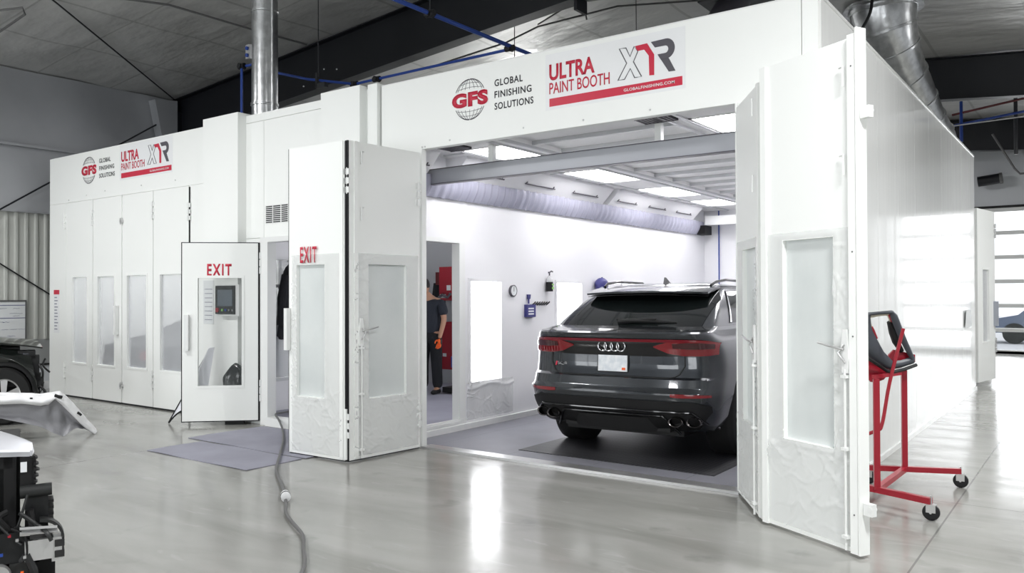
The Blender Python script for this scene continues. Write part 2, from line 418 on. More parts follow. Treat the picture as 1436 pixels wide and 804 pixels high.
# purlin-side conduits, rods
def line_thing(name, pts, r, mt, label, cat, group=None, n=8):
    return tag(MB().tube(pts, r, n).build(name, mt), label, cat, group, 'thing')
line_thing('brace_rod', [(-5.0, -1.7, 5.45), (-5.79, -.95, 5.52), (-8.6, 2.5, 5.27)], .012, M['steel_black'], 'black bracing rod crossing the ceiling down to the corner column', 'rod')
line_thing('brace_rod', [(XW + .25, 2.5, 5.0), (XW + .25, -.45, 2.99), (XW + .25, -2.2, 1.8)], .014, M['steel_black'], 'black diagonal rod behind the left booth, crossing the grey insulation', 'rod')
line_thing('brace_rod', [(XW + .1, -.9, 2.38), (XW + .1, -.44, 2.09), (XW + .1, .9, 1.22)], .012, M['steel_black'], 'black diagonal rod across the ribbed siding above the whiteboard', 'rod')
line_thing('conduit', [(-6.39, -1.41, 5.42), (-6.1, -1.25, 5.44), (-6.29, -1.14, 5.42), (-7.14, -1.11, 5.36), (-7.6, -1.1, 5.32)], .016, M['cord'], 'grey conduit bending at the top left corner of ceiling', 'conduit')
line_thing('conduit', [(-5.1, -.6, 5.56), (-4.79, .08, 5.58), (-4.75, 1.41, 5.58), (-4.7, 2.4, 5.59)], .016, M['cord'], 'grey conduit running behind the round silver exhaust pipe', 'conduit')
line_thing('conduit', [(-3.0, 2.72, 4.90), (-2.6, 3.0, 5.0), (-1.9, 4.0, 5.5), (-1.5, 4.3, 5.75), (-.2, 4.5, 5.85), (1.5, 5.3, 5.85)], .014, M['cord'], 'long grey conduit along the ceiling above the fascia', 'conduit')
line_thing('conduit', [(-1.63, 4.49, 5.86), (-1.0, 4.2, 5.88), (-.55, 4.1, 5.86), (-.5, 4.1, 5.6)], .012, M['cord'], 'short grey conduit with a drop cable above the red lettering', 'conduit')
line_thing('steel_rod', [(-2.83, .3, 3.70), (-2.83, .3, 5.5), (-2.83, .3, 5.8)], .016, M['galv'], 'grey vertical rod just right of the silver exhaust pipe', 'rod')
# blue compressed-air pipes
line_thing('air_pipe', [(0.0, -3.2, 4.468), (0.0, -.39, 4.468), (.02, 1.87, 4.468), (.02, 2.4, 4.468)], .024, M['blue'], 'thick blue air pipe crossing diagonally in front of black rafter', 'pipe', n=10)
line_thing('air_pipe', [(.0, 1.5, 4.44), (-1.3, 1.5, 4.44), (-2.63, 1.5, 4.44)], .018, M['blue'], 'thin blue air pipe running parallel above the booth roof', 'pipe')
line_thing('air_pipe', [(-2.63, 1.5, 4.44), (-3.0, 1.0, 4.46), (-3.55, .9, 4.62)], .018, M['blue'], 'thin blue air pipe left of the pipe joint, near the silver exhaust pipe', 'pipe')
line_thing('air_pipe', [(-3.6, .4, 3.70), (-3.6, .4, 4.58), (-3.58, .42, 4.60), (-3.3, .45, 4.60)], .018, M['blue'], 'blue air pipe standing upright left of the silver exhaust pipe', 'pipe')
for p, l in (((.0, 1.5, 4.45), 'black tee fitting where two blue pipes meet'), ((-2.63, 1.5, 4.44), 'black elbow at the left end of the thin blue pipe'),
             ((-2.2, 1.5, 4.44), 'black clamp on the thin blue pipe'), ((.0, .1, 4.468), 'black coupling on the thick blue pipe before the rafter'), ((-3.6, .4, 4.6), 'black elbow on top of the upright blue pipe')):
    m = MB().tube([Vector(p) - Vector((.06, 0, 0)), Vector(p) + Vector((.06, 0, 0))], .035, 12).tube([Vector(p) - Vector((0, .05, 0)), Vector(p) + Vector((0, .05, 0))], .033, 12)
    tag(m.build('pipe_fitting', M['rubber'], bevel=.005), l, 'fitting', 'pipe fittings', 'thing')
for (x, y, z0, l) in ((0., .1, 4.49, 'thin hanger rod holding the thick blue pipe'), (-2.9, 1.1, 4.5, 'hanger rod with a bracket beside the black rafter'), (-1.45, 3.6, 3.78, 'thin hanger rod left of the red lettering above fascia'), (.05, 4.6, 3.78, 'thin hanger rod above the X of the sign')):
    m = MB().cyl((x, y, z0), (x, y, roofz(x)), .006, 8)
    if x == -2.9: m.box(x - .02, x + .16, y - .03, y + .03, z0 - .16, z0 - .10).box(x - .03, x + .0, y - .03, y + .03, z0 - .16, z0 + .05)
    tag(m.build('hanger_rod', M['steel_edge']), l, 'rod', 'hanger rods', 'thing')

# ------------------------------------------------------------------ booths (structure)
def wallbox(name, boxes, mt, bevel=.004, label=None):
    m = MB()
    for b in boxes: m.box(*b)
    return struct(m.build(name, mt, bevel=bevel), label)
ZT, ZH = 3.78, 3.05
# fascias with panel joints
g = .003
wallbox('wall_booth_fascia', [(-.60, 3.80 - g, 0, .08, ZH, ZT), (3.80 + g, 3.92, 0, .08, 0, ZT), (3.31, 3.80 - g, 0, .08, 0, ZH), (-.60, -.038, 0, .08, 0, ZH)], M['white'], label='white fascia of the open paint booth')
wallbox('trim_8', [(-.602, 3.922, .0, .10, ZT, ZT + .012), (-.2, 3.9, .081, .10, ZH + .01, ZT)], M['white_trim'])
wallbox('wall_booth_left_front', [(-8.08, -3.70, 0, .08, 3.02 + g, ZT - .02), (-8.08, -7.55, 0, .08, 0, 3.02), (-4.17, -3.70, 0, .08, 0, 3.02)], M['white'], label='white front of the closed left booth')
wallbox('wall_booth_left_side', [(-8.08, -8.0, .08, 8.9, 0, ZT - .02)], M['white'])
wallbox('wall_column_1', [(-3.68, -2.95, -.12, .08, 0, ZT + .03)], M['white'], label='boxed white column between the booth and vestibule')
wallbox('wall_column_2', [(-1.43, -.81, -.12, .08, 2.0, ZT + .03), (-.81, -.76, -.02, .0, 0, ZT)], M['white'], label='boxed white column left of the open booth')
wallbox('wall_column_3', [(-.76, -.62, -.05, .08, 0, ZT + .035)], M['white'])
wallbox('wall_vestibule', [(-2.95, -2.60 - g, 0, .08, 2.26, ZT - .10), (-2.60 + g, -1.55 - g, 0, .08, 2.26, ZT - .10), (-1.55 + g, -1.43, 0, .08, 2.26, ZT - .1), (-2.95, -1.43, 0, .08, ZT - .095, ZT),
                           (-2.95, -2.64, 0, .08, 0, 2.255), (-1.66, -.81, 0, .08, 0, 2.255), (-1.43, -.81, -.10, 0, 0, 2.0)], M['white'], label='white vestibule wall with the exit doorway')
wallbox('door_5', [(-2.64, -2.50, -.025, .10, 0, 2.26), (-1.72, -1.66, -.025, .10, 0, 2.26), (-2.50, -1.72, -.025, .10, 2.20, 2.26), (-2.50, -1.72, -.06, .10, 0, .10)], M['white_trim'], label='white frame of exit doorway')
# left post of the open doorway, threshold
wallbox('trim_9', [(-.035, .002, -.03, .03, 0, ZH + .0), (3.29, 3.31, -.02, .06, 0, ZH)], M['white'])
th = MB().box(.0, 1.1, -.05, .10, 0, .022).box(1.102, 2.2, -.05, .10, 0, .022).box(2.202, 3.31, -.05, .10, 0, .022)
tag(th.build('threshold_strip', M['zinc'], bevel=.006), 'ribbed aluminium threshold strip across the open booth doorway', 'threshold', kind='thing')
# side wall with vertical panel seams (right side of the booth)
m = MB(); y = .08
while y < 8.85:
    m.box(3.84, 3.92, y + .004, min(y + .92, 8.9) - .004, .06, ZT - .01); y += .92
m.box(3.84, 3.915, .08, 8.9, .0, ZT - .015)
m.box(3.83, 3.935, .08, 8.9, 0, .05); m.box(3.83, 3.93, .08, 8.9, ZT - .012, ZT + .012)
struct(m.build('wall_booth_right', M['white_side'], bevel=.003), 'long glossy white side wall of the booth')
# booth roofs
wallbox('wall_booth_roof', [(-8.0, 3.84, .08, 8.9, ZT - .12, ZT - .06)], M['white_trim'])
wallbox('wall_booth_back', [(-.39, 3.84, 8.15, 8.25, 0, ZT - .12), (-8.0, -.39, 8.82, 8.9, 0, ZT - .12)], M['white_in'], label='back wall inside the booth')
# inner left wall of the open booth (with doorway and lamp windows)
XI = -.39
wl = [(.402, 1.135), (1.225, 1.825), (3.079, 3.729), (4.95, 5.6), (6.8, 7.4)]
bx = [(XI - .08, XI, .08, .13, 0, 2.64), (XI - .08, XI, .13, 1.03, 2.16, 2.64), (XI - .08, XI, .13, 1.03, 0, .11), (XI - .08, XI, 1.03, 1.225, 0, 2.64)]
ys = [1.825, 3.079, 3.729, 4.95, 5.6, 6.8, 7.4, 8.15]
for a, b in zip(ys[0::2], ys[1::2]): bx.append((XI - .08, XI, a, b, 0, 2.64))
for a, b in wl[1:]: bx += [(XI - .08, XI, a, b, 0, .53), (XI - .08, XI, a, b, 1.72, 2.64)]
bx += [(XI - .08, XI, .08, 8.15, 2.645, ZT - .12)]
wallbox('wall_booth_inner', bx, M['white_in'], bevel=.002, label='bright white inner wall of the open booth')
wallbox('baseboard_booth', [(XI, XI + .05, .08, 8.15, 0, .07), (XI, XI + .02, .40, 1.13, .07, .13)], M['white_trim'])
wallbox('door_6', [(XI - .10, XI + .015, .09, .138, .1, 2.2), (XI - .10, XI + .015, 1.018, 1.12, .1, 2.2), (XI - .10, XI + .015, .138, 1.018, 2.15, 2.2), (XI - .10, XI + .03, .138, 1.018, .09, .115)], M['white_trim'], label='white frame of the doorway in the inner booth wall')
wallbox('wall_booth_inner_right', [(3.69, 3.77, .08, 8.15, 0, ZT - .12)], M['white_in'])
struct(MB().box(XI + .05, 3.69, .10, 8.15, 0, .006).build('floor_booth', M['boothfloor'], smooth=False), 'grey papered booth floor')
gt = thing('pit_grating', 'dark grey floor grating under the parked car', 'grating', (0, 0, 0))
MB().box(.88, 2.92, .42, 7.4, .006, .012).build('grating_panel', M['grating'], gt, smooth=False)
# ceiling inside the booth
m = MB()
ZC = 3.10
m.box(XI, .07, .08, 8.15, ZC, ZC + .04); m.box(.64, .80, .08, 8.15, ZC, ZC + .14); m.box(2.50, 2.66, .08, 8.15, ZC, ZC + .14); m.box(3.23, 3.69, .08, 8.15, ZC, ZC + .04)
ly = [(.5, 1.41), (2.48, 3.64), (4.5, 5.68), (6.37, 7.3)]
ee = [.08] + [v for p in ly for v in p] + [8.15]
for a, b in zip(ee[0::2], ee[1::2]):
    for (xa, xb) in ((.07, .64), (2.66, 3.23)):
        m.box(xa, xb, a, b, ZC, ZC + .04)
m.box(.80, 2.5, .08, 8.15, ZC + .06, ZC + .14)
struct(m.build('ceiling_booth', M['filter'], bevel=.003), 'white booth ceiling')
m = MB()
for k in range(14): m.box(.79, 2.51, .22 + k * .57, .22 + k * .57 + .035, ZC + .02, ZC + .065)
for x in (.78, 2.49, .05, .63, 2.64, 3.22): m.box(x, x + .03, .08, 8.15, ZC - .018, ZC + .01)
struct(m.build('trim_10', M['grey_trim'], bevel=.003), 'grey filter rails on booth ceiling')
m = MB()
for k in range(12): m.box(XI + .12, .05, .62 + k * .62, .62 + k * .62 + .03, ZC - .012, ZC + .01)
for y in (.16,): m.box(XI + .1, 3.6, y, y + .04, ZC - .02, ZC + .01)
struct(m.build('trim_11', M['grey_trim'], bevel=.003))
for i, (a, b) in enumerate(ly):
    for (xa, xb, s) in ((.08, .635, 'left'), (2.67, 3.22, 'right')):
        c = thing('ceiling_light', '%s recessed ceiling light panel in the %s hand row' % (('nearest', 'second', 'third', 'farthest')[i], s), 'light', ((xa + xb) / 2, (a + b) / 2, ZC), group='booth ceiling lights')
        hx, hy = (xb - xa) / 2, (b - a) / 2
        MB().box(-hx + .02, hx - .02, -hy + .02, hy - .02, .012, .02).build('diffuser', M['lens'], c, smooth=False)
        MB().box(-hx, hx, -hy, -hy + .025, -.01, .03).box(-hx, hx, hy - .025, hy, -.01, .03).box(-hx, -hx + .025, -hy, hy, -.01, .03).box(hx - .025, hx, -hy, hy, -.01, .03).build('frame', M['white_trim'], c, bevel=.003)
for (x0, x1, l) in ((.02, .30, 'dark ceiling vent grille at the front left of booth'), (2.30, 2.62, 'dark ceiling vent grille at the front right of booth')):
    v = thing('ceiling_vent', l, 'vent', ((x0 + x1) / 2, .30, ZC - .012)); h = (x1 - x0) / 2
    MB().box(-h, h, -.10, .10, 0, .01).build('backing', M['gap'], v, smooth=False)
    m = MB()
    for k in range(9): m.box(-h + k * h / 4.4, -h + k * h / 4.4 + .012, -.10, .10, -.012, 0)
    m.box(-h, h, -.11, -.10, -.015, .01).box(-h, h, .10, .11, -.015, .01); m.build('slat', M['grey_vinyl'], v)
# overhead rail beam near the entrance, hung from the ceiling
bmth = thing('overhead_beam', 'grey metal beam spanning the booth ceiling just inside the doorway', 'beam', (0, .42, 2.76))
MB().box(XI, 3.69, 0, .06, 0, .15).build('beam_body', M['rail'], bmth, bevel=.008)
MB().box(XI, 3.69, -.012, .07, .15, .158).box(XI, 3.69, -.012, .07, -.008, .0).build('flange', M['grey_vinyl'], bmth, smooth=False)
for x in (.50, 2.38): MB().box(x, x + .06, .01, .07, .158, .335).build('hanger', M['white_trim'], bmth, bevel=.004)
bm2 = thing('overhead_beam', 'pale metal beam across the far end of the booth', 'beam', (0, 7.7, 2.80))
MB().box(XI + .2, 3.69, 0, .08, 0, .16).build('beam_body', M['white_trim'], bm2, bevel=.006)
MB().box(XI, XI + .2, 0, .3, -.16, .0).build('end_box', M['mattblack'], bm2, bevel=.006)
# fluted film strip and slanted fixtures along the wall/ceiling corner
def fl(u, v):
    y = .10 + 7.75 * u
    f = .012 * math.sin(u * 2 * PI * 58) + .008 * noise.noise(Vector((u * 60, v * 2, 0)))
    x = XI + .038 + .08 * v + .03 * math.sin(v * PI)
    return Vector((x + f, y, 2.635 + .235 * v + .004 * math.sin(u * 300)))
fo = MB().grid(fl, 520, 5)
tag(fo.build('plastic_film_strip', M['flute'], angle=80), 'long pleated grey plastic film strip along top of inner booth wall', 'film', kind='thing')
def fixture(y0, y1, label):
    f = thing('corner_fixture', label, 'light fixture', (XI + .003, y0, 2.87), group='slanted corner fixtures'); L = y1 - y0
    MB().prism([(.0, 0, .0), (.11, 0, .0), (.30, 0, .20), (.30, 0, .228), (.0, 0, .228)], (0, L, 0)).build('housing', M['white_in'], f, bevel=.004)
    n = 3 if L > 2 else 1
    for k in range(n):
        a = L * (k + .15) / n; b = L * (k + .75) / n
        m = MB().tube([(.195, a, .068), (.195, b, .068)], .009, 8).cyl((.205, a + .03, .095), (.18, a + .03, .075), .008, 8).cyl((.205, b - .03, .095), (.18, b - .03, .075), .008, 8)
        m.build('rod', M['grey_vinyl'], f)
fixture(.12, .36, 'short slanted white fixture nearest the booth doorway')
fixture(.80, 4.15, 'long slanted white fixture in the middle of booth ceiling corner')
fixture(4.30, 7.35, 'slanted white fixture at the far end of the booth')
line_thing('air_hose', [(-.1, 8.12, 3.09), (-.1, 8.12, 1.6), (-.08, 8.12, 0.02)], .012, M['blue'], 'blue vertical hose on the back wall of the booth', 'hose')
# lamp windows in the inner wall
for i, (a, b) in enumerate(wl[1:]):
    nm = ('first lit wall window left of the round gauge', 'second lit wall window right of the spray bottle', 'third lit wall window hidden partly by the car', 'farthest lit wall window in the booth')[i]
    wn = thing('light_window', nm, 'window', (XI, a, .53), group='lit wall windows'); L = b - a
    MB().box(-.05, -.045, 0, L, 0, 1.19).build('lamp_glass', M['winlens'], wn, smooth=False)
    MB().box(-.06, .014, -.035, 0.004, -.035, 1.225).box(-.06, .014, L - .004, L + .035, -.035, 1.225).box(-.06, .014, 0, L, -.035, .004).box(-.06, .014, 0, L, 1.186, 1.225).build('frame', M['white_in'], wn, bevel=.004)

# ------------------------------------------------------------------ mixing room / vestibule behind the exit door
struct(MB().box(-2.95, XI - .08, .08, 4.2, 0, .085).build('floor_vestibule', M['mat'], smooth=False), 'grey blue matted vestibule floor')
m = MB(); m.box(-3.05, -2.95, .08, 2.3, 0, .50).box(-3.05, -2.95, .08, 2.3, 2.02, 3.66).box(-3.05, -2.95, .08, .30, .5, 2.02).box(-3.05, -2.95, 1.6, 2.3, .5, 2.02)
m.box(-5.2, -2.95, 2.3, 2.38, 0, 3.66)
struct(m.build('wall_vestibule_left', M['white_in'], smooth=False))
struct(MB().box(-3.01, -3.0, .30, 1.6, .5, 2.02).build('window_1', M['frost'], smooth=False))
struct(MB().box(-2.95, -2.93, .28, 1.6, .46, .5).box(-2.95, -2.93, .28, 1.6, 1.66, 1.70).build('trim_12', M['grey_trim'], smooth=False))
struct(MB().box(-5.2, -2.62, 4.2, 4.28, 0, 3.66).box(-5.28, -5.2, 2.3, 4.2, 0, 3.66).build('wall_mixing_room', M['ward'], smooth=False))
struct(MB().box(-2.78, -2.0, 3.80, 3.88, 0, 3.0).box(-2.62, -.47, 3.88, 3.96, 0, 3.66).build('wall_mixing_room_end', M['white_in'], smooth=False))
struct(MB().box(-5.2, -2.95, 2.38, 4.2, 0, .085).build('floor_mixing_room', M['mat'], smooth=False))
struct(MB().box(-5.2, XI - .08, .08, 4.2, 2.9, 2.95).build('ceiling_vestibule', M['white_in'], smooth=False))
cl = thing('ceiling_light', 'fluorescent ceiling light inside the vestibule', 'light', (-1.7, 1.3, 2.88))
MB().box(-.6, .6, -.1, .1, -.03, .0).build('diffuser', mat('vestibule_lens', (.9, .9, .9), .5, emit=(1, 1, 1), estr=7.), cl, smooth=False)
cl = thing('ceiling_light', 'fluorescent ceiling light in the mixing room', 'light', (-3.6, 3.2, 2.88))
MB().box(-.5, .5, -.1, .1, -.03, .0).build('diffuser', bpy.data.materials['vestibule_lens'], cl, smooth=False)
# left booth interior lights
for k in range(3):
    cl = thing('ceiling_light', ('nearest', 'middle', 'farthest')[k] + ' ceiling light inside the closed left booth', 'light', (-5.8, 1.4 + 2.2 * k, 3.55), group='left booth lights')
    MB().box(-1.8, 1.8, -.5, .5, -.03, 0).build('diffuser', M['lens_dim'], cl, smooth=False)
struct(MB().box(-8.0, -3.05, .1, 8.8, 0, .006).build('floor_booth_left', M['boothfloor'], smooth=False))
struct(MB().box(-8.0, -3.05, 5.0, 5.06, 0, 3.6).build('wall_booth_left_back', M['white_in'], smooth=False))
# ------------------------------------------------------------------ folding door leaves
def creases(seed, n, box):
    rnd = random.Random(seed); out = []
    for _ in range(n):
        x = rnd.uniform(box[0], box[1]); z = rnd.uniform(box[2], box[3]); a = rnd.uniform(-1.2, 1.2) + (PI / 2 if rnd.random() < .45 else 0.4)
        out.append((x, z, math.cos(a), math.sin(a), rnd.uniform(.05, .22), rnd.uniform(.004, .009), rnd.uniform(.005, .011)))
    return out
def crease_h(cr, x, z):
    h = 0
    for (cx, cz, ca, sa, L, w, a) in cr:
        dx, dz = x - cx, z - cz
        t = dx * ca + dz * sa
        if abs(t) > L: continue
        n = -dx * sa + dz * ca + .02 * math.sin(t * 25)
        if abs(n) > 3 * w: continue
        h += a * math.exp(-(n / w) ** 2) * (1 - (t / L) ** 2)
    return h
def leaf(p0, p1, side, label, group=None, z0=.02, z1=3.0, win=(.19, .67, .58, 1.85), pane='filmpane', cat='door', film=None, name='folding_door_leaf', th=.05, gasket=True, width=None):
    p0 = Vector(p0); p1 = Vector(p1); d = p1 - p0; L = d.length; rz = math.atan2(d.y, d.x)
    t = thing(name, label, cat, (p0.x, p0.y, 0), rz, group)
    s = side; ya, yb = (-th, 0) if s > 0 else (0, th)      # body lies behind the seen face (y = 0)
    a, b, c, e = win
    m = MB().box(0, a, ya, yb, z0, z1).box(b, L, ya, yb, z0, z1).box(a, b, ya, yb, z0, c).box(a, b, ya, yb, e, z1)
    bmesh.ops.remove_doubles(m.bm, verts=m.bm.verts, dist=.0001)
    m.build('leaf_panel', M['white'], t, angle=30)
    mid = -s * th * .6
    MB().box(a - .01, b + .01, mid - .003, mid + .003, c - .01, e + .01).build('window_pane', M[pane], t, smooth=False)
    f = .012
    y0, y1 = sorted((s * .0, s * .006))
    MB().box(a - .03, a, y0, y1, c - .03, e + .03).box(b, b + .03, y0, y1, c - .03, e + .03).box(a, b, y0, y1, c - .03, c).box(a, b, y0, y1, e, e + .03).build('window_frame', M['white'], t, bevel=.002)
    if gasket:
        m = MB().box(L, L + .014, min(ya, yb) + .004, max(ya, yb) - .004, z0, z1).box(.0, L, min(ya, yb) + .01, max(ya, yb) - .01, z0 - .012, z0)
        m.build('gasket', M['rubber'], t, smooth=False)
    if film:
        cr = creases(film, 46, (.05, L - .08, .06, .62)) + creases(film + 9, 34, (b - .02, L - .02, .3, 1.9)) + creases(film + 5, 10, (a - .12, b + .1, c - .08, c + .02))
        def ff(u, v):
            x = .03 + (L - .08) * u; z = .05 + 1.9 * v
            return Vector((x, s * (.0075 + crease_h(cr, x, z)), z))
        m = MB().grid(ff, 60, 170)
        if win:
            for fa in [q for q in m.bm.faces if a + .0 < q.calc_center_median().x < b - .0 and c < q.calc_center_median().z < e]: m.bm.faces.remove(fa)
        m.build('masking_film', M['film'], t, angle=80)
    return t, L, s
def latch(t, u, s, lever=1, zt=1.22, top=True):
    m = MB().cyl((u, s * .03, .03), (u, s * .03, zt - .12), .0075, 10)
    m.build('latch_rod', M['white_trim'], t)
    for z in (.10, .62, 1.05): MB().box(u - .022, u + .022, s * .0 if s > 0 else -.045, .045 if s > 0 else 0, z, z + .018).build('rod_guide', M['white_trim'], t, bevel=.002)
    m = MB().prism([(u - .02, s * .012, zt - .14), (u + .02, s * .012, zt - .14), (u + .03, s * .012, zt - .02), (u + .012, s * .012, zt + .12), (u - .014, s * .012, zt + .12), (u - .03, s * .012, zt - .0)], (0, s * .02, 0))
    m.build('latch_plate', M['white_trim'], t, bevel=.003)
    m = MB().tube([(u, s * .04, zt), (u - .05 * lever, s * .06, zt + .01), (u - .17 * lever, s * .07, zt + .035)], .007, 8).tube([(u, s * .035, zt + .03), (u - .035 * lever, s * .05, zt - .02), (u + .005, s * .035, zt - .08)], .006, 8)
    m.build('latch_lever', M['zinc'], t)
    if top:
        for z in (2.35, 2.88):
            MB().tube([(u - .035, s * .02, z + .03), (u, s * .03, z + .03), (u, s * .03, z - .09)], .006, 8).build('top_bolt', M['white_trim'], t)
def hinges(t, u, s, zs=(.30, 2.55), mt='white_trim'):
    for z in zs:
        m = MB()
        for k in range(3):
            m.cyl((u, s * .014, z + k * .085), (u, s * .014, z + k * .085 + .075), .012, 10)
            m.box(u - .035, u + .035, *(sorted((0, s * .008))), z + k * .085 + .01, z + k * .085 + .065)
        m.build('hinge', M[mt], t)
# left pair of the open booth
tA, LA, s = leaf((.012, -.075), (-.055, -.965), 1, 'white folding door leaf hinged at left edge of the open booth, with latch rod', 'folding doors', film=31)
latch(tA, .77, 1, 1)
MB().box(LA - .10, LA - .055, 0, .012, .03, 3.0).box(LA - .004, LA + .03, -.05, -.012, .03, .5).build('edge_channel', M['white'], tA, bevel=.004)
hinges(tA, .02, 1, (.22, 2.45))
tB, LB, s = leaf((-.095, -.985), (-.875, -1.0), 1, 'white folding door leaf with red EXIT lettering beside the black gap', 'folding doors', win=(.265, .665, .58, 1.85), film=52)
text('EXIT', 'lettering', M['red'], tB, .235, .155, (.60, .016, 1.87), (-1, 0, 0), (0, 0, 1), bold=.018, spacing=1.25)
MB().box(.015, .06, 0, .012, .03, 3.0).build('edge_channel', M['white'], tB, bevel=.004)
MB().box(-.02, .0, -.048, -.0, .03, 2.99).build('black_seal', M['rubber'], tB, smooth=False)
MB().box(.755, .80, .004, .05, 1.02, 1.43).build('handle', M['white_trim'], tB, bevel=.012)
hinges(tB, -.02, -1, (.22, 2.5))
# right pair
tC, LC, s = leaf((3.315, -.055), (3.715, -.695), -1, 'narrow looking white door leaf hinged beside the parked car', 'folding doors', win=(.21, .64, .62, 1.88), film=73, gasket=False)
latch(tC, .67, -1, 1)
MB().box(LC - .05, LC, -.014, 0, .03, 3.0).build('edge_channel', M['white'], tC, bevel=.004)
tD, LD, s = leaf((3.745, -.725), (4.455, -1.112), -1, 'nearest white door leaf in front, lever latch and hazy window', 'folding doors', win=(.19, .61, .61, 1.90), film=94, z1=3.08, gasket=False)
latch(tD, .715, -1, 1)
MB().box(LD - .065, LD - .01, -.026, 0, .02, 3.09).box(LD - .004, LD + .008, -.03, .05, .02, 3.12).box(.0, .05, -.02, 0, .02, 3.08).build('edge_channel', M['white'], tD, bevel=.006)
for z in (.30, 2.62):
    MB().box(LD + .015, LD + .075, -.01, .03, z - .04, z + .03).cyl((LD + .06, -.012, z), (LD + .06, .034, z), .016, 12).build('strike_bracket', M['white_trim'], tD, bevel=.003)
for z in (.25, 1.3, 1.8, 2.9): MB().ball((LD - .035, -.027, z), .006, sub=1).build('screw', M['cord'], tD)
# exit door of the vestibule
tE, LE, s = leaf((-2.655, -.045), (-3.30, -.645), 1, 'open white exit door with clear window, standing left of doorway', 'exit doors', z0=.055, z1=2.19, win=(.19, .70, .475, 1.77), pane='glass', name='exit_door', gasket=False, th=.045)
text('EXIT', 'lettering', M['red'], tE, .285, .15, (.593, .002, 1.79), (-1, 0, 0), (0, 0, 1), bold=.028, spacing=1.25)
MB().box(-.005, LE + .012, -.05, -.002, 2.19, 2.20).box(-.005, LE + .012, -.05, -.002, .043, .055).box(-.014, .0, -.05, -.002, .043, 2.2).box(LE, LE + .012, -.05, -.002, .043, 2.2).build('black_seal', M['rubber'], tE, smooth=False)
MB().box(.80, .85, .004, .05, .90, 1.33).build('handle', M['white_trim'], tE, bevel=.012)
for z in (.28, 1.82): 
    h = MB()
    for k in range(3): h.cyl((-.03, .0, z + k * .09), (-.03, .0, z + k * .09 + .08), .013, 10).box(-.06, -.0, -.012, -.004, z + k * .09 + .005, z + k * .09 + .075)
    h.build('hinge', M['white_trim'], tE)
# closed leaves of the left booth
lv = [(-7.52, -6.69), (-6.68, -5.86), (-5.84, -5.03), (-5.02, -4.16)]
wn = [(-7.30, -6.86), (-6.54, -6.06), (-5.71, -5.20), (-4.85, -4.34)]
lab = ['leftmost closed door leaf of the left booth', 'closed door leaf of left booth carrying the white pull handle', 'closed door leaf of the left booth right of its centre seam', 'closed door leaf of left booth nearest the open exit door']
for i in range(4):
    a, b = lv[i]; w0, w1 = wn[i]
    t, L, s = leaf((a + .004, -.012), (b - .004, -.012), -1, lab[i], 'closed folding doors', z1=3.015, win=(w0 - a, w1 - a, .54, 1.85), pane='frost', name='folding_door_leaf', gasket=False)
    MB().box(0, L, -.004, .03, .002, .022).build('gasket', M['rubber'], t, smooth=False)
    if i < 3: hinges(t, [.0, .0, L][i] + (L if i == 0 else 0) * 1. if i != 1 else .0, -1, (.28, 2.62)) if i != 1 else None
    if i == 0: hinges(t, -.03, -1, (.28, 2.62), 'white')
    if i == 1: MB().box(L - .12, L - .065, -.055, -.004, 1.0, 1.42).build('handle', M['white_trim'], t, bevel=.014)
    if i == 2:
        for z in (.25, 2.62): MB().box(-.03, .03, -.03, -.002, z, z + .035).box(-.012, .012, -.035, -.002, z - .03, z + .065).build('seam_latch', M['zinc'], t, bevel=.003)
    if i == 3:
        hinges(t, L, -1, (2.55,))
        MB().box(L + .002, L + .014, -.004, .03, .02, 3.0).build('gasket', M['rubber'], t, smooth=False)
MB_screws = MB()
for (x, z) in ((-7.45, 3.06), (-6.9, 3.10), (-6.35, 3.12), (-5.35, 3.12), (-4.5, 3.12), (.35, 3.10), (1.25, 3.11), (1.9, 3.10), (2.55, 3.10), (-.02, 3.07), (.02, 3.07)):
    MB_screws.ball((x, -.003, z), .010, sub=1)
struct(MB_screws.build('trim_13', M['zinc']))

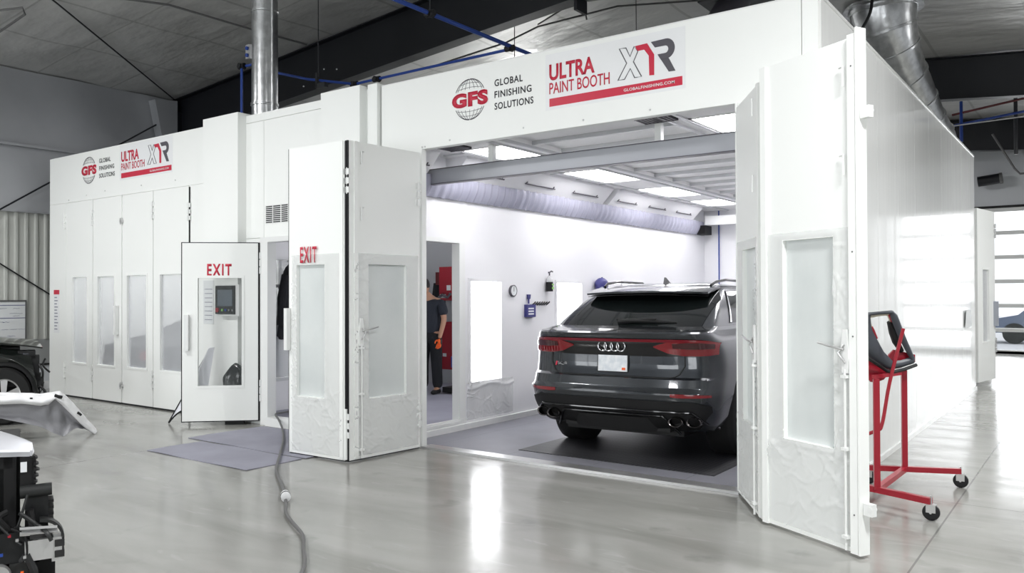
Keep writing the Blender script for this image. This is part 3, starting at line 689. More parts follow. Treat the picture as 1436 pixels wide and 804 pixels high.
# ------------------------------------------------------------------ sign graphics
def banner(x0, label):
    b = thing('sign_banner', label, 'sign', (x0, 0, 0), group='fascia signs'); Y = -.0015
    def fp(x, z, y=Y): return (x, y, z)
    MB().box(1.12, 2.49, -.0012, -.0002, 3.235, 3.745).build('backing', M['banner'], b, smooth=False)
    # globe: outline, meridians and parallels above and below the letters
    m = MB(); cx, cz, rx, rz = .229, 3.470, .195, .200
    def arc(f, t0, t1, r, n=14):
        pts = [f(t0 + (t1 - t0) * k / n) for k in range(n + 1)]
        m.tube([(p[0], -.002, p[1]) for p in pts], r, 4)
    for sgn in (1, -1):
        for k, rr in ((1., .0035), (.86, .0022), (.62, .0020), (.34, .0020)):
            for sd in (1, -1):
                lo = math.asin(.44) if k > .7 else math.asin(.50)
                arc(lambda t: (cx + sd * rx * k * math.cos(t), cz + sgn * rz * math.sin(t)), lo, PI / 2 - .04 if k == 1. else (PI / 2 * .72 if k == .86 else PI / 2 * .97), rr)
        arc(lambda t: (cx, cz + sgn * rz * t), .50, .96, .002, 4)
        for h, k in ((.52, .80), (.74, .60), (.9, .40)):
            arc(lambda t: (cx + rx * k * t, cz + sgn * rz * (h + .07 * (1 - t * t))), -1, 1, .002, 10)
    m.build('globe_emblem', M['grey_vinyl'], b, angle=80)
    text('GFS', 'lettering', M['red'], b, .452, .145, (.004, -.0035, 3.398), (1, 0, 0), (0, 0, 1), bold=.058, spacing=1.08)
    for i, (s_, w) in enumerate((('GLOBAL', .33), ('FINISHING', .43), ('SOLUTIONS', .45))):
        text(s_, 'lettering', M['ink'], b, w, .066, (.535, -.002, 3.548 - i * .112), (1, 0, 0), (0, 0, 1), bold=.015, spacing=1.12)
    text('ULTRA', 'lettering', M['red'], b, .475, .150, (1.163, -.0025, 3.500), (1, 0, 0), (0, 0, 1), bold=.03)
    text('PAINT BOOTH', 'lettering', M['red'], b, .625, .104, (1.163, -.0025, 3.378), (1, 0, 0), (0, 0, 1), bold=.008)
    MB().box(1.163, 2.463, -.003, -.001, 3.265, 3.338).build('red_bar', M['red'], b, smooth=False)
    text('GLOBALFINISHING.COM', 'lettering', M['whitevinyl'], b, .47, .026, (1.925, -.0034, 3.288), (1, 0, 0), (0, 0, 1), bold=.02, spacing=1.1)
    # X outline, red stroke, grey R
    X0 = -.38
    def pol(pts): return [(p[0] + X0, -.0018, p[1]) for p in pts]
    xo = [(2.263, 3.664), (2.327, 3.661), (2.366, 3.580), (2.405, 3.660), (2.440, 3.612), (2.398, 3.530), (2.474, 3.392), (2.408, 3.394), (2.368, 3.478), (2.312, 3.394), (2.248, 3.394), (2.333, 3.529)]
    m = MB(); n = len(xo)
    m.tube([(p[0] + X0, -.0022, p[1]) for p in xo], .005, 4, closed=True); m.build('letter_outline', M['grey_vinyl'], b, angle=80)
    m = MB().prism(pol([(2.413, 3.660), (2.527, 3.664), (2.592, 3.558), (2.591, 3.386), (2.546, 3.390), (2.542, 3.556), (2.500, 3.615), (2.437, 3.615)]), (0, -.0015, 0)); m.build('letter_stroke', M['red'], b, smooth=False)
    m = MB()
    def quadstrip(A, B):
        for k in range(len(A) - 1): m.prism(pol([A[k], A[k + 1], B[k + 1], B[k]]), (0, -.0015, 0))
    n_ = 14; oa = [(2.700 + .078 * math.sin(PI * k / n_), 3.588 + .084 * math.cos(PI * k / n_)) for k in range(n_ + 1)]
    ia = [(2.690 + .030 * math.sin(PI * k / n_), 3.584 + .031 * math.cos(PI * k / n_)) for k in range(n_ + 1)]
    quadstrip(oa, ia)
    quadstrip([(2.562, 3.668), (2.700, 3.672)], [(2.599, 3.615), (2.690, 3.615)])
    quadstrip([(2.622, 3.553), (2.690, 3.553)], [(2.652, 3.504), (2.700, 3.504)])
    quadstrip([(2.652, 3.506), (2.723, 3.393)], [(2.724, 3.506), (2.783, 3.391)])
    bmesh.ops.remove_doubles(m.bm, verts=m.bm.verts, dist=.0003); m.build('letter_shape', M['grey_vinyl'], b, smooth=False)
banner(.38, 'large red, grey and black sign lettering on fascia above the open booth')
banner(-7.055, 'smaller looking sign lettering above the closed left booth doors')

# vent on the vestibule wall
v = thing('wall_vent', 'small white louvred vent above the exit doorway', 'vent', (-2.57, -.004, 2.42))
MB().box(0, .44, 0, .012, 0, .225).build('frame', M['white_trim'], v, bevel=.002)
for (a, b_) in ((.02, .135), (.155, .285), (.31, .42)):
    for k in range(9): MB().box(a, b_, -.004, .002, .012 + k * .0235, .012 + k * .0235 + .0125).build('slat', M['gap'], v, smooth=False)
# notice on the left booth
n = thing('warning_notice', 'paper notice with red header at far left of the left booth', 'notice', (-7.93, -.004, .98))
MB().box(0, .18, 0, .003, 0, .67).build('sheet', M['banner'], n, smooth=False)
MB().box(0, .18, -.002, 0, .61, .68).build('header', M['red'], n, smooth=False)
m = MB()
for k in range(11): m.box(.02, .10 + .06 * random.random(), -.001, 0, .05 + k * .05, .05 + k * .05 + .018)
m.build('text_lines', M['papertext'], n, smooth=False)
# control box, notice, seen through the exit door glass
c = thing('control_panel', 'wall mounted touch screen control box seen through exit door glass', 'control panel', (-3.31, -.13, 1.33))
MB().box(0.02, .465, -.05, .012, -.02, .36).build('housing', M['white_trim'], c, bevel=.01)
MB().box(0, .40, -.06, -.05, 0, .35).build('screen_frame', M['mattblack'], c, bevel=.004)
MB().box(.05, .35, -.064, -.06, .10, .30).build('screen', M['screen'], c, smooth=False)
for x, mt in ((.05, 'redpaint'), (.15, 'green'), (.22, 'blue'), (.29, 'silver'), (.36, 'silver')):
    MB().cyl((x, -.075 if x < .1 else -.07, .05), (x, -.06, .05), .03 if x < .1 else .014, 14).build('button', M[mt], c)
n = thing('wall_notice', 'white paper notice left of the touch screen box', 'notice', (-3.66, -.125, 1.2)); 
MB().box(0, .22, 0, .004, 0, .55).build('sheet', M['paper'], n, smooth=False)
m = MB()
for k in range(8): m.box(.03, .19, -.001, 0, .05 + k * .055, .06 + k * .055)
m.build('text_lines', M['papertext'], n, smooth=False)

# ------------------------------------------------------------------ the car
CX, CY = 1.892, .46
car = thing('suv', 'dark grey SUV parked nose first inside the booth, seen from behind', 'car', (CX, CY, 0), R(2.5)); car.rotation_euler = (0, R(-.35), R(2.5)); car.scale = (.985, 1, 1)
def lerp_table(T, z):
    if z <= T[0][0]: return T[0][1:]
    for a, b in zip(T[:-1], T[1:]):
        if z <= b[0]:
            t = (z - a[0]) / (b[0] - a[0]); return tuple(a[i] + (b[i] - a[i]) * t for i in range(1, len(a)))
    return T[-1][1:]
# z, rear y, half width, corner depth, front y
LOW = [(.31, .16, .89, .32, 4.7), (.36, .11, .93, .34, 4.86), (.44, .06, .965, .36, 4.92), (.56, .025, .99, .38, 4.94), (.64, .0, 1.0, .40, 4.93), (.665, .0, 1.0, .40, 4.92), (.70, .03, .998, .40, 4.9),
       (.78, .055, .996, .40, 4.86), (.80, .085, .996, .40, 4.84), (.90, .105, .997, .40, 4.8), (.99, .105, .99, .40, 4.7), (1.06, .085, .975, .40, 4.4), (1.12, .055, .955, .40, 3.95),
       (1.165, .02, .925, .38, 3.72), (1.195, .012, .905, .37, 3.6), (1.21, .03, .895, .36, 3.5), (1.225, .20, .885, .30, 3.4), (1.25, .36, .875, .22, 3.35)]
TOP = [(1.235, .37, .86, .20, 3.45), (1.30, .47, .84, .20, 3.22), (1.40, .64, .80, .20, 2.95), (1.50, .83, .75, .20, 2.66), (1.57, .98, .71, .22, 2.42), (1.61, 1.06, .68, .25, 2.25), (1.635, 1.12, .64, .28, 2.1),
       (1.655, 1.2, .57, .3, 1.95), (1.668, 1.3, .46, .3, 1.85), (1.676, 1.45, .28, .2, 1.8), (1.678, 1.6, .03, .02, 1.75)]
def outline(T, z, th, n=3.4):
    """th in [-90,90] across the rear"""
    yr, hw, D, yf = lerp_table(T, z); a = R(abs(th)); sg = 1 if th >= 0 else -1
    x = hw * max(0., math.sin(a)) ** (2 / n); c = max(0., math.cos(a)) ** (2 / n)
    return Vector((sg * x, yr + D * (1 - c), z))
def th_of_x(T, z, x, n=3.4):
    yr, hw, D, yf = lerp_table(T, z); r_ = min(1, abs(x) / hw); a = math.degrees(math.asin(r_ ** (n / 2))); return a if x >= 0 else -a
def body(T, nz, name, mt, closetop=False, closebot=False, zs=None):
    m = MB(); rings = []
    zz = zs or sorted(set([T[0][0] + (T[-1][0] - T[0][0]) * k / nz for k in range(nz + 1)] + [t[0] for t in T]))
    ths = [-90 + 3 * k for k in range(61)]
    for z in zz:
        yr, hw, D, yf = lerp_table(T, z)
        ring = [outline(T, z, t) for t in ths]
        side = [Vector((hw, yr + D + (yf - D * 1.4 - yr - D) * k / 14, z)) for k in range(1, 14)]
        fr = [Vector((hw * math.copysign(abs(math.cos(a)) ** .6, math.cos(a)), yf - 1.4 * D * (1 - abs(math.sin(a)) ** .6), z)) for a in [PI * k / 30 for k in range(0, 31)]]
        back = [Vector((-v.x, v.y, v.z)) for v in reversed(side)]
        ring = ring + side + fr + back
        rings.append([m.bm.verts.new(v) for v in ring])
    for i in range(len(rings) - 1):
        N = len(rings[i])
        for k in range(N): m.bm.faces.new((rings[i][k], rings[i][(k + 1) % N], rings[i + 1][(k + 1) % N], rings[i + 1][k]))
    if closetop: m.bm.faces.new(rings[-1])
    if closebot: m.bm.faces.new(rings[0][::-1])
    return m
m = body(LOW, 14, 'body', None, True, True)
bo = m.build('t', M['carpaint'])
for (yy, sx) in ((.98, 1), (.98, -1), (3.98, 1), (3.98, -1)):
    c = MB().cyl((sx * .62, yy, .40), (sx * 1.3, yy, .40), .465, 40).build('cut', M['rubber'])
    md = bo.modifiers.new('b', 'BOOLEAN'); md.operation = 'DIFFERENCE'; md.object = c; md.solver = 'EXACT'
bd = evaluated(bo, 'body_shell', M['carpaint'], car, 32)
for c in [o for o in COL.objects if o.name.startswith('cut')]: bpy.data.objects.remove(c)
gh = body(TOP, 10, 'greenhouse', None, True, False).build('roof_shell', M['carpaint'], car, angle=50)
# patch on a car surface: th range, z limits as functions, offset outwards
def patch(T, name, mt, par, xz, off=.005, nx=40, nz=6, solid=.004, bx=True):
    """xz: list of (x, zlo, zhi)"""
    def f(u, v):
        x = xz[0][0] + (xz[-1][0] - xz[0][0]) * u
        for a, b in zip(xz[:-1], xz[1:]):
            if x <= b[0] + 1e-6: break
        t = (x - a[0]) / (b[0] - a[0]); lo = a[1] + (b[1] - a[1]) * t; hi = a[2] + (b[2] - a[2]) * t
        z = lo + (hi - lo) * v
        p = outline(T, z, th_of_x(T, z, x)); q = outline(T, z, max(-90, min(90, th_of_x(T, z, x) + 1.0))); q0 = outline(T, z, max(-90, min(90, th_of_x(T, z, x) - 1.0)))
        t = (q - q0); t.z = 0
        if t.length < 1e-6: t = Vector((1, 0, 0))
        t.normalize(); nrm = Vector((t.y, -t.x, 0))
        return p + nrm * off
    return MB().grid(f, nx, nz).build(name, mt, par, solid=solid, angle=40)
P = patch
# rear glass with black frame band, spoiler
P(TOP, 'rear_window', M['carglass'], car, [(-.745, 1.245, 1.50), (-.66, 1.245, 1.60), (.66, 1.245, 1.60), (.745, 1.245, 1.50)], .012, 40, 8)
def sp(u, v):
    x = -.675 + 1.35 * u; e = abs(x) / .675
    yb = .70 + .12 * e ** 3; zb = 1.588 - .018 * e ** 2
    yf_, zf_ = 1.16, 1.640 - .012 * e ** 2
    return Vector((x, yb + (yf_ - yb) * v, zb + (zf_ - zb) * math.sin(v * PI / 2)))
MB().grid(sp, 30, 8).build('roof_spoiler', M['carpaint'], car, solid=.02, angle=50)
def sp2(u, v):
    p = sp(u, v * .9 + .01); return Vector((p.x * .985, p.y + .004, p.z - .023 - .012 * (1 - v)))
MB().grid(sp2, 30, 6).build('spoiler_underside', M['pianoblack'], car, solid=.006, angle=50)
m = MB().tube([(-.10, .42, 1.285), (.04, .415, 1.300), (.50, .44, 1.285)], [.026, .022, .010], 8).tube([(-.12, .425, 1.31), (-.02, .42, 1.30), (.30, .425, 1.315)], .014, 8)
m.build('rear_wiper', M['mattblack'], car)
# side glass and chrome strip
for sx in (1, -1):
    for (pts) in (((.95, 1.275), (1.9, 1.275), (1.9, 1.60), (1.22, 1.585)), ((1.96, 1.275), (2.75, 1.28), (2.35, 1.585), (1.96, 1.60))):
        m = MB()
        def fq(u, v, pts=pts):
            a = Vector(pts[0]).lerp(Vector(pts[1]), u); b = Vector(pts[3]).lerp(Vector(pts[2]), u); q = a.lerp(b, v)
            yr, hw, D, yf = lerp_table(TOP, q.y); return Vector((sx * (hw + .006), q.x, q.y))
        m.grid(fq, 6, 6); m.build('side_window', M['carglass'], car, solid=.003)
        def edge(u):
            q = fq(*((0, u) if u <= 1 else (u - 1, 1))); return q + Vector((sx * .004, 0, 0))
        m = MB().tube([edge(k / 8) for k in range(17)], .007, 6); m.build('chrome_strip', M['silver'], car)
    m = MB().tube([(sx * .60, 1.10, 1.640), (sx * .62, 1.2, 1.675), (sx * .62, 1.5, 1.700), (sx * .62, 2.1, 1.690), (sx * .62, 2.4, 1.60)], .014, 8)
    m.build('roof_rail', M['pianoblack'], car)
MB().prism([(-.004, 1.30, 1.66), (-.004, 1.52, 1.66), (-.004, 1.36, 1.735), (-.004, 1.33, 1.735)], (.008, 0, 0)).ball((0, 1.42, 1.665), .035, (1, 2.6, .55), sub=2).build('antenna_fin', M['cord'], car)
# tail lights
P(LOW, 'light_bar_panel', M['pianoblack'], car, [(-.74, 1.03, 1.14), (-.60, .995, 1.14), (-.45, .985, 1.14), (.45, .985, 1.14), (.60, .995, 1.14), (.74, 1.03, 1.14)], .004, 40, 4)
P(LOW, 'light_bar', M['tail'], car, [(-.75, 1.118, 1.142), (.75, 1.118, 1.142)], .010, 40, 2)
for sx in (1, -1):
    def pz(pts): return [(sx * x, a, b) for x, a, b in (pts if sx > 0 else pts[::-1])]
    P(LOW, 'tail_light', M['tail'], car, pz([(.42, 1.068, 1.078), (.55, 1.015, 1.115), (.68, .995, 1.138), (.80, .993, 1.138), (.90, .998, 1.132), (.955, 1.008, 1.112)]), .014, 46, 8)
    o_ = P(LOW, 'tail_light_inner', M['taildark'], car, pz([(.60, 1.062, 1.102), (.72, 1.055, 1.112), (.84, 1.055, 1.112), (.93, 1.06, 1.10)]), .019, 30, 2)
    for k in range(9):
        x = .60 + k * .036
        P(LOW, 'light_rib', M['tail'], car, pz([(x, 1.010, 1.050), (x + .016, 1.010, 1.050)]), .019, 3, 3)
    P(LOW, 'reflector', M['tail'], car, pz([(.60, .632, .662), (.66, .626, .662), (.82, .628, .658), (.94, .634, .656)]), .006, 20, 2)
    P(LOW, 'lower_trim', M['carpaint'], car, pz([(.30, .667, .676), (.50, .664, .676), (.60, .664, .674), (.95, .660, .672)]), .012, 30, 2)
# diffuser
P(LOW, 'rear_diffuser', M['mattblack'], car, [(-.93, .50, .555), (-.80, .33, .585), (-.55, .315, .59), (.55, .315, .59), (.80, .33, .585), (.93, .50, .555)], .012, 60, 8, solid=.01)
m = MB()
for (zz, xx, rr) in ((.495, .80, .013), (.455, .52, .012)):
    pts = []
    for k in range(41):
        u = -1 + 2 * k / 40; x = u * (xx + .12); ax = abs(x)
        z = zz if ax < xx else zz - (ax - xx) / .12 * .17
        p = outline(LOW, z, th_of_x(LOW, z, min(abs(x), .95) * (1 if x > 0 else -1))); pts.append((p.x, p.y - .022, p.z))
    m.tube(pts, rr, 8)
m.build('diffuser_trim', M['pianoblack'], car)
m = MB().grid(lambda u, v: Vector((-.46 + .92 * u, .02 + .05 * v + .10 * (2 * u - 1) ** 4, .43 - .13 * v)), 16, 4); m.build('diffuser_insert', M['mattblack'], car, solid=.012)
for sx in (1, -1):
    for x in (.64, .79):
        m = MB().lathe([(.060, 0), (.064, .006), (.062, .10), (.052, .10), (.050, .008), (.060, 0)], (0, 0, 0), 'Y', 28)
        for v in m.bm.verts: v.co = Vector((v.co.x * 1.12 + sx * x, v.co.y + .035 + (.06 if x > .7 else 0), v.co.z * .78 + .41))
        m.build('exhaust_tip', M['darkmetal'], car)
        MB().cyl((sx * x, .11 + (.06 if x > .7 else 0), .41), (sx * x, .15 + (.06 if x > .7 else 0), .41), .045, 20).build('exhaust_bore', M['gap'], car)
# tailgate shut lines
m = MB()
def surf(x, z, off=.004):
    p = outline(LOW, z, th_of_x(LOW, z, x)); return Vector((p.x, p.y - off, p.z))
pts = [surf(-.70, z) for z in (1.0, .95, .9)] + [surf(-.675, .86), surf(-.655, .825), surf(-.61, .803)] + [surf(-.55 + .11 * k, .793) for k in range(11)] + [surf(.61, .803), surf(.655, .825), surf(.675, .86)] + [surf(.70, z) for z in (.9, .95, 1.0)]
m.tube(pts, .0055, 6); m.build('tailgate_seam', M['gap'], car)
m = MB().tube([surf(-.88, .667, .0)] + [surf(-.8 + .16 * k, .672, .0) for k in range(11)] + [surf(.88, .667, .0)], .006, 6); m.build('bumper_crease', M['carpaint'], car)
# licence plate, rings, badge
lp = MB().box(-.153, .153, 0, .006, 0, .15).build('licence_plate', M['plate'], car, bevel=.002); lp.location = (-.005, .082, .835); lp.rotation_euler = (R(-3), 0, 0)
q = MB().box(-.165, .165, .004, .014, -.010, .16).build('plate_holder', M['mattblack'], car, bevel=.003); q.location = (-.005, .084, .835); q.rotation_euler = (R(-3), 0, 0)
MB().box(.095, .13, .078, .081, .850, .872).build('plate_sticker', M['orange'], car, smooth=False)
m = MB()
for k in range(4):
    cx = -.0975 + .065 * k
    m.tube([(cx + .044 * math.cos(a), .058, 1.070 + .044 * math.sin(a)) for a in [2 * PI * j / 28 for j in range(28)]], .0052, 8, closed=True)
m.build('ring_emblem', M['silver'], car)
by = surf(-.60, .885).y - .004
MB().prism([(-.655, by, .868), (-.640, by, .868), (-.628, by, .908), (-.643, by, .908)], (0, .004, 0)).build('badge_bar', M['red'], car, smooth=False)
text('SQ8', 'model_badge', M['silver'], car, .105, .036, (-.625, by, .870), (1, 0, 0), (0, 0, 1), bold=.02, depth=.004)
# wheels and underbody
for (yy, sx) in ((.98, 1), (.98, -1), (3.98, 1), (3.98, -1)):
    w = MB().lathe([(.27, -.14), (.36, -.142), (.385, -.125), (.392, -.08), (.392, .08), (.385, .125), (.36, .142), (.27, .14), (.27, -.14)], (0, 0, 0), 'X', 48).build('tyre', M['tyre'], car, angle=50)
    w.location = (sx * .835, yy, .39)
    r_ = MB().lathe([(.27, -.12), (.275, .12), (.255, .12), (.25, .03), (.0, .03)], (0, 0, 0), 'X', 40)
    for k in range(10):
        a = 2 * PI * k / 10; c_, s_ = math.cos(a), math.sin(a); r_.prism([(.09, .05 * c_ - .02 * s_, .05 * s_ + .02 * c_), (.09, .05 * c_ + .02 * s_, .05 * s_ - .02 * c_), (.105, .26 * c_ + .03 * s_, .26 * s_ - .03 * c_), (.105, .26 * c_ - .03 * s_, .26 * s_ + .03 * c_)], (-.03, 0, 0))
    r_ = r_.build('wheel_rim', M['darkmetal'], w)
    if sx < 0: r_.scale = (-1, 1, 1)
MB().box(-.62, .62, .30, 4.6, .24, .42).box(-.55, .55, .14, .5, .30, .42).build('underbody', M['mattblack'], car, bevel=.03)
# ------------------------------------------------------------------ things on the inner booth wall
def onwall(name, label, cat, y, z): return thing(name, label, cat, (XI - .001, y, z))
t = onwall('round_gauge', 'round pressure gauge on the inner wall right of first lit window', 'gauge', 2.06, 1.606)
MB().lathe([(0, .0), (.070, 0), (.074, .03), (.064, .036), (.060, .028), (0, .028)], (0, 0, 0), 'X', 32).build('bezel', M['grey_vinyl'], t)
MB().lathe([(0, .029), (.060, .029), (.060, .031), (0, .031)], (0, 0, 0), 'X', 32).build('dial_face', M['paper'], t)
MB().box(.032, .034, -.003, .003, -.01, .05).build('needle', M['gap'], t, smooth=False)
t = onwall('spray_brush', 'small blue brush hanging on the inner booth wall above the blue tray', 'brush', 2.40, 1.50)
MB().prism([(.01, -.035, .06), (.01, .035, .06), (.01, .022, .0), (.01, -.022, .0)], (.02, 0, 0)).build('bristle_head', M['bluedeep'], t, bevel=.004)
MB().box(.012, .026, -.008, .008, -.06, .0).build('handle', M['bluedeep'], t, bevel=.003)
t = onwall('blue_tray', 'dark blue wall tray with pale labels beside the spray bottle', 'tray', 2.42, 1.27)
MB().box(0, .05, -.095, .095, 0, .16).build('tray_body', M['bluedeep'], t, bevel=.006)
for k in range(3): MB().box(.05, .052, -.07, .05, .03 + k * .035, .048 + k * .035).build('label_strip', M['paper'], t, smooth=False)
t = onwall('tool_rack', 'row of small black paint tools on wall above blue tray', 'tools', 2.50, 1.44)
MB().box(0, .012, -.05, .33, -.012, .0).build('rack_bar', M['zinc'], t)
for k in range(7): MB().tube([(.02, -.03 + k * .055, -.02), (.05, -.0 + k * .055, .015), (.04, .02 + k * .055, .022)], .009, 6).build('tool', M['mattblack'], t)
t = onwall('spray_bottle', 'clear spray bottle with black and green label on inner wall', 'bottle', 2.84, 1.60)
MB().lathe([(0, 0), (.042, 0), (.045, .01), (.045, .15), (.03, .19), (.013, .21), (0, .21)], (.05, 0, 0), 'Z', 24).build('bottle_body', M['bottle'], t)
MB().lathe([(.046, .0), (.047, .0), (.047, .125), (.046, .125)], (.05, 0, 0), 'Z', 24).build('black_label', M['mattblack'], t)
MB().box(.06, .098, -.01, .03, .03, .06).box(.06, .098, -.01, .03, .08, .10).build('green_label', M['green'], t, smooth=False)
MB().tube([(.05, 0, .2), (.05, 0, .25), (.06, .03, .27), (.06, .06, .262)], .01, 8).box(.04, .06, -.02, .0, .24, .26).build('spray_head', M['grey_vinyl'], t)
t = onwall('baseball_hat', 'dark blue baseball cap hung on the wall behind the car roof', 'cap', 4.15, 1.70)
m = MB(); m.ball((.09, 0, 0), .12, (.8, 1, .85))
m.build('crown', M['bluedeep'], t)
MB().grid(lambda u, v: Vector((.10 + .07 * math.cos(PI * (u - .5)) * 1, -.08 - .13 * v * math.cos(PI * (u - .5)), -.05 - .05 * v + .08 * (u - .5))), 10, 5).build('brim', M['logo_grey'], t, solid=.004)
MB().ball((.10, .0, .10), .012, sub=2).build('button', M['bluedeep'], t)
# wrinkled masking film round the doorway and the first lamp window
def drape(y0, y1, z0, z1, seed, label):
    cr = creases(seed, 26, (y0, y1, z0, z1))
    def f(u, v):
        y = y0 + (y1 - y0) * u; z = z0 + (z1 - z0) * v
        roll = .022 * math.exp(-((z - (z1 - .05 + .02 * math.sin(y * 9))) / .022) ** 2)
        return Vector((XI + .016 + 1.6 * crease_h(cr, y, z) + roll + .004 * math.sin(y * 30), y, z))
    tag(MB().grid(f, 60, 50).build('masking_film_sheet', M['film'], angle=80), label, 'film', kind='thing')
drape(1.14, 2.05, .10, .53, 3, 'creased clear film bunched under the first lit wall window')
# ------------------------------------------------------------------ mixing room contents
t = thing('wall_cabinet', 'upper red wall cabinet with white label behind the doorway', 'cabinet', (-2.86, 3.50, 1.47))
MB().box(0, .30, 0, .30, 0, .53).build('body', M['redpaint'], t, bevel=.01)
MB().box(.02, .28, -.012, 0, .12, .50).build('clear_front', M['carglass'], t, bevel=.003).data.materials[0] = M['redpaint']
MB().box(.03, .15, -.018, -.012, .04, .10).box(.17, .25, -.018, -.012, .16, .24).build('label_plate', M['paper'], t, smooth=False)
MB().box(-.12, .0, .05, .25, .25, .45).build('side_box', M['redpipe'], t, bevel=.006)
MB().tube([(.02, -.03, .05), (.1, -.04, .09), (.2, -.03, .05), (.26, -.03, .11)], .022, 8).build('tool_tangle', M['grey_vinyl'], t)
t = thing('wall_cabinet', 'lower red wall cabinet standing right of the worker', 'cabinet', (-2.76, 3.45, .40))
MB().box(0, .28, 0, .30, 0, .74).build('body', M['redpaint'], t, bevel=.012)
MB().box(.02, .26, -.012, 0, .03, .70).build('door', M['redpaint'], t, bevel=.004)
MB().box(.03, .10, -.017, -.012, .20, .25).build('label_plate', M['paper'], t, smooth=False)
t = thing('black_cart', 'small black cart on the floor below the lower red cabinet', 'cart', (-2.36, 3.02, .085))
MB().box(-.02, .26, 0, .3, .02, .10).box(.14, .26, .04, .26, .10, .52).build('body', M['mattblack'], t, bevel=.012)
MB().cyl((.17, .02, .40), (.17, .02, .56), .03, 12).build('blue_can', M['blue'], t)
t = thing('tool_cluster', 'cluster of dark spray guns hung on wall above worker', 'tools', (-3.35, 4.12, 1.62))
for k in range(7):
    m = MB(); x = (k % 4) * .11; z = (k // 4) * .10 + .03 * (k % 2)
    m.tube([(x, 0, z), (x + .06, -.06, z + .05), (x + .12, -.08, z + .02)], .018, 6).cyl((x + .03, -.04, z), (x + .0, -.05, z - .08), .016, 8)
    m.build('spray_gun', M['mattblack'], t)
MB().box(0, .5, -.02, .05, .08, .10).build('rack_bar', M['zinc'], t)
t = thing('hanging_coat', 'long dark coat hung beside upper red cabinet', 'coat', (-3.01, 3.66, .85))
MB().grid(lambda u, v: Vector((.02 * math.sin(u * 9) + .13 * math.cos(2 * PI * u) * (.6 + .4 * math.sin(v * PI)), .06 * math.sin(2 * PI * u), .9 * v)), 24, 10).build('cloth', M['jacket'], t)
MB().tube([(-.05, 0, .9), (0, 0, .95), (.05, 0, .9)], .01, 6).build('hanger', M['zinc'], t)
# black jacket behind the exit doorway
t = thing('black_jacket', 'black jacket hung inside the exit doorway', 'jacket', (-2.87, .62, 1.02))
def jk(u, v):
    a = 2 * PI * u; w = .06 + .16 * (1 - v) ** .55 + .02 * math.sin(a * 4 + v * 3)
    if v > .93: w *= (1 - v) / .07 * .6 + .4
    return Vector((.05 * math.cos(a) * (1 + .3 * math.sin(a * 5)) + .0, w * math.sin(a) * 1.0 + .02 * math.sin(v * 8), .95 * v + .03 * math.sin(a * 3) * (1 - v)))
MB().grid(jk, 36, 18).build('jacket_body', M['jacket'], t, angle=80)
MB().tube([(.02, -.10, .80), (.03, -.17, .50), (.03, -.19, .16)], [.05, .055, .045], 10).build('sleeve', M['jacket'], t)
MB().tube([(.02, .12, .78), (.03, .20, .48), (.03, .22, .10)], [.05, .055, .045], 10).build('sleeve', M['jacket'], t)
MB().tube([(-.07, 0, .98), (.0, 0, 1.0), (.03, 0, .97)], .008, 6).build('hook', M['zinc'], t)

# ------------------------------------------------------------------ worker
pw = thing('person', 'person in navy shirt and black trousers seen from behind in doorway', 'person', (-2.53, 2.92, .085), R(12))
def human():
    V = [(0, 0, .92), (0, 0, 1.10), (0, .01, 1.28), (0, .0, 1.40), (-.02, -.03, 1.46), (-.05, -.05, 1.52),      # pelvis..neck, head base
         (.17, .0, 1.37), (.235, .01, 1.12), (.20, -.04, .90), (.19, -.06, .83),                       # right arm
         (-.17, .0, 1.37), (-.24, -.10, 1.20), (-.20, -.27, 1.27), (-.16, -.33, 1.31),                        # left arm raised
         (.095, 0, .86), (.105, -.01, .48), (.11, .03, .09), (.12, -.10, .04), (-.095, 0, .86), (-.12, -.02, .48), (-.13, .02, .09), (-.15, -.11, .04)]
    E = [(0, 1), (1, 2), (2, 3), (3, 4), (4, 5), (3, 6), (6, 7), (7, 8), (8, 9), (3, 10), (10, 11), (11, 12), (12, 13), (0, 14), (14, 15), (15, 16), (16, 17), (0, 18), (18, 19), (19, 20), (20, 21)]
    Rr = [(.15, .11), (.14, .10), (.16, .11), (.10, .09), (.056, .056), (.06, .06), (.06, .06), (.045, .045), (.034, .034), (.028, .028), (.06, .06), (.045, .045), (.034, .034), (.028, .028),
          (.085, .09), (.058, .06), (.04, .045), (.035, .03), (.085, .09), (.058, .06), (.04, .045), (.035, .03)]
    return V, E, Rr
V, E_, Rr = human()
bodyo = skin('body', V, E_, Rr, M['skin'], pw)
def headf(o):
    m = MB(); m.ball((0, 0, 0), .1, (.80, 1.0, 1.18))
    for v in m.bm.verts:
        c = v.co
        if c.y < -.04 and c.z < 0: c.x *= .84; c.y *= .98
        if c.y < -.085 and abs(c.x) < .016 and -.035 < c.z < .015: c.y -= .018
        if c.y < -.07 and abs(abs(c.x) - .03) < .014 and abs(c.z - .012) < .014: c.y += .008
    for sx in (-1, 1): m.ball((sx * .08, .01, -.005), .024, (.4, .8, 1.2), sub=2)
    m.ball((0, -.095, -.045), .018, (1.3, .4, .35), sub=2)
    return m
hd = headf(0).build('head', M['skin'], pw, angle=80); hd.location = (-.085, -.07, 1.60); hd.rotation_euler = (R(28), R(6), R(-38))
hr = MB().ball((0, .018, .028), .103, (.84, .98, 1.12))
for f in [f for f in hr.bm.faces if f.calc_center_median().y < -.045 and f.calc_center_median().z < .075 or f.calc_center_median().z < -.055]: hr.bm.faces.remove(f)
hr = hr.build('hair', M['hair'], hd, solid=.006, angle=80)
for sx in (-1, 1): MB().ball((sx * .03, -.088, .012), .009, sub=2).build('eye', M['gap'], hd)
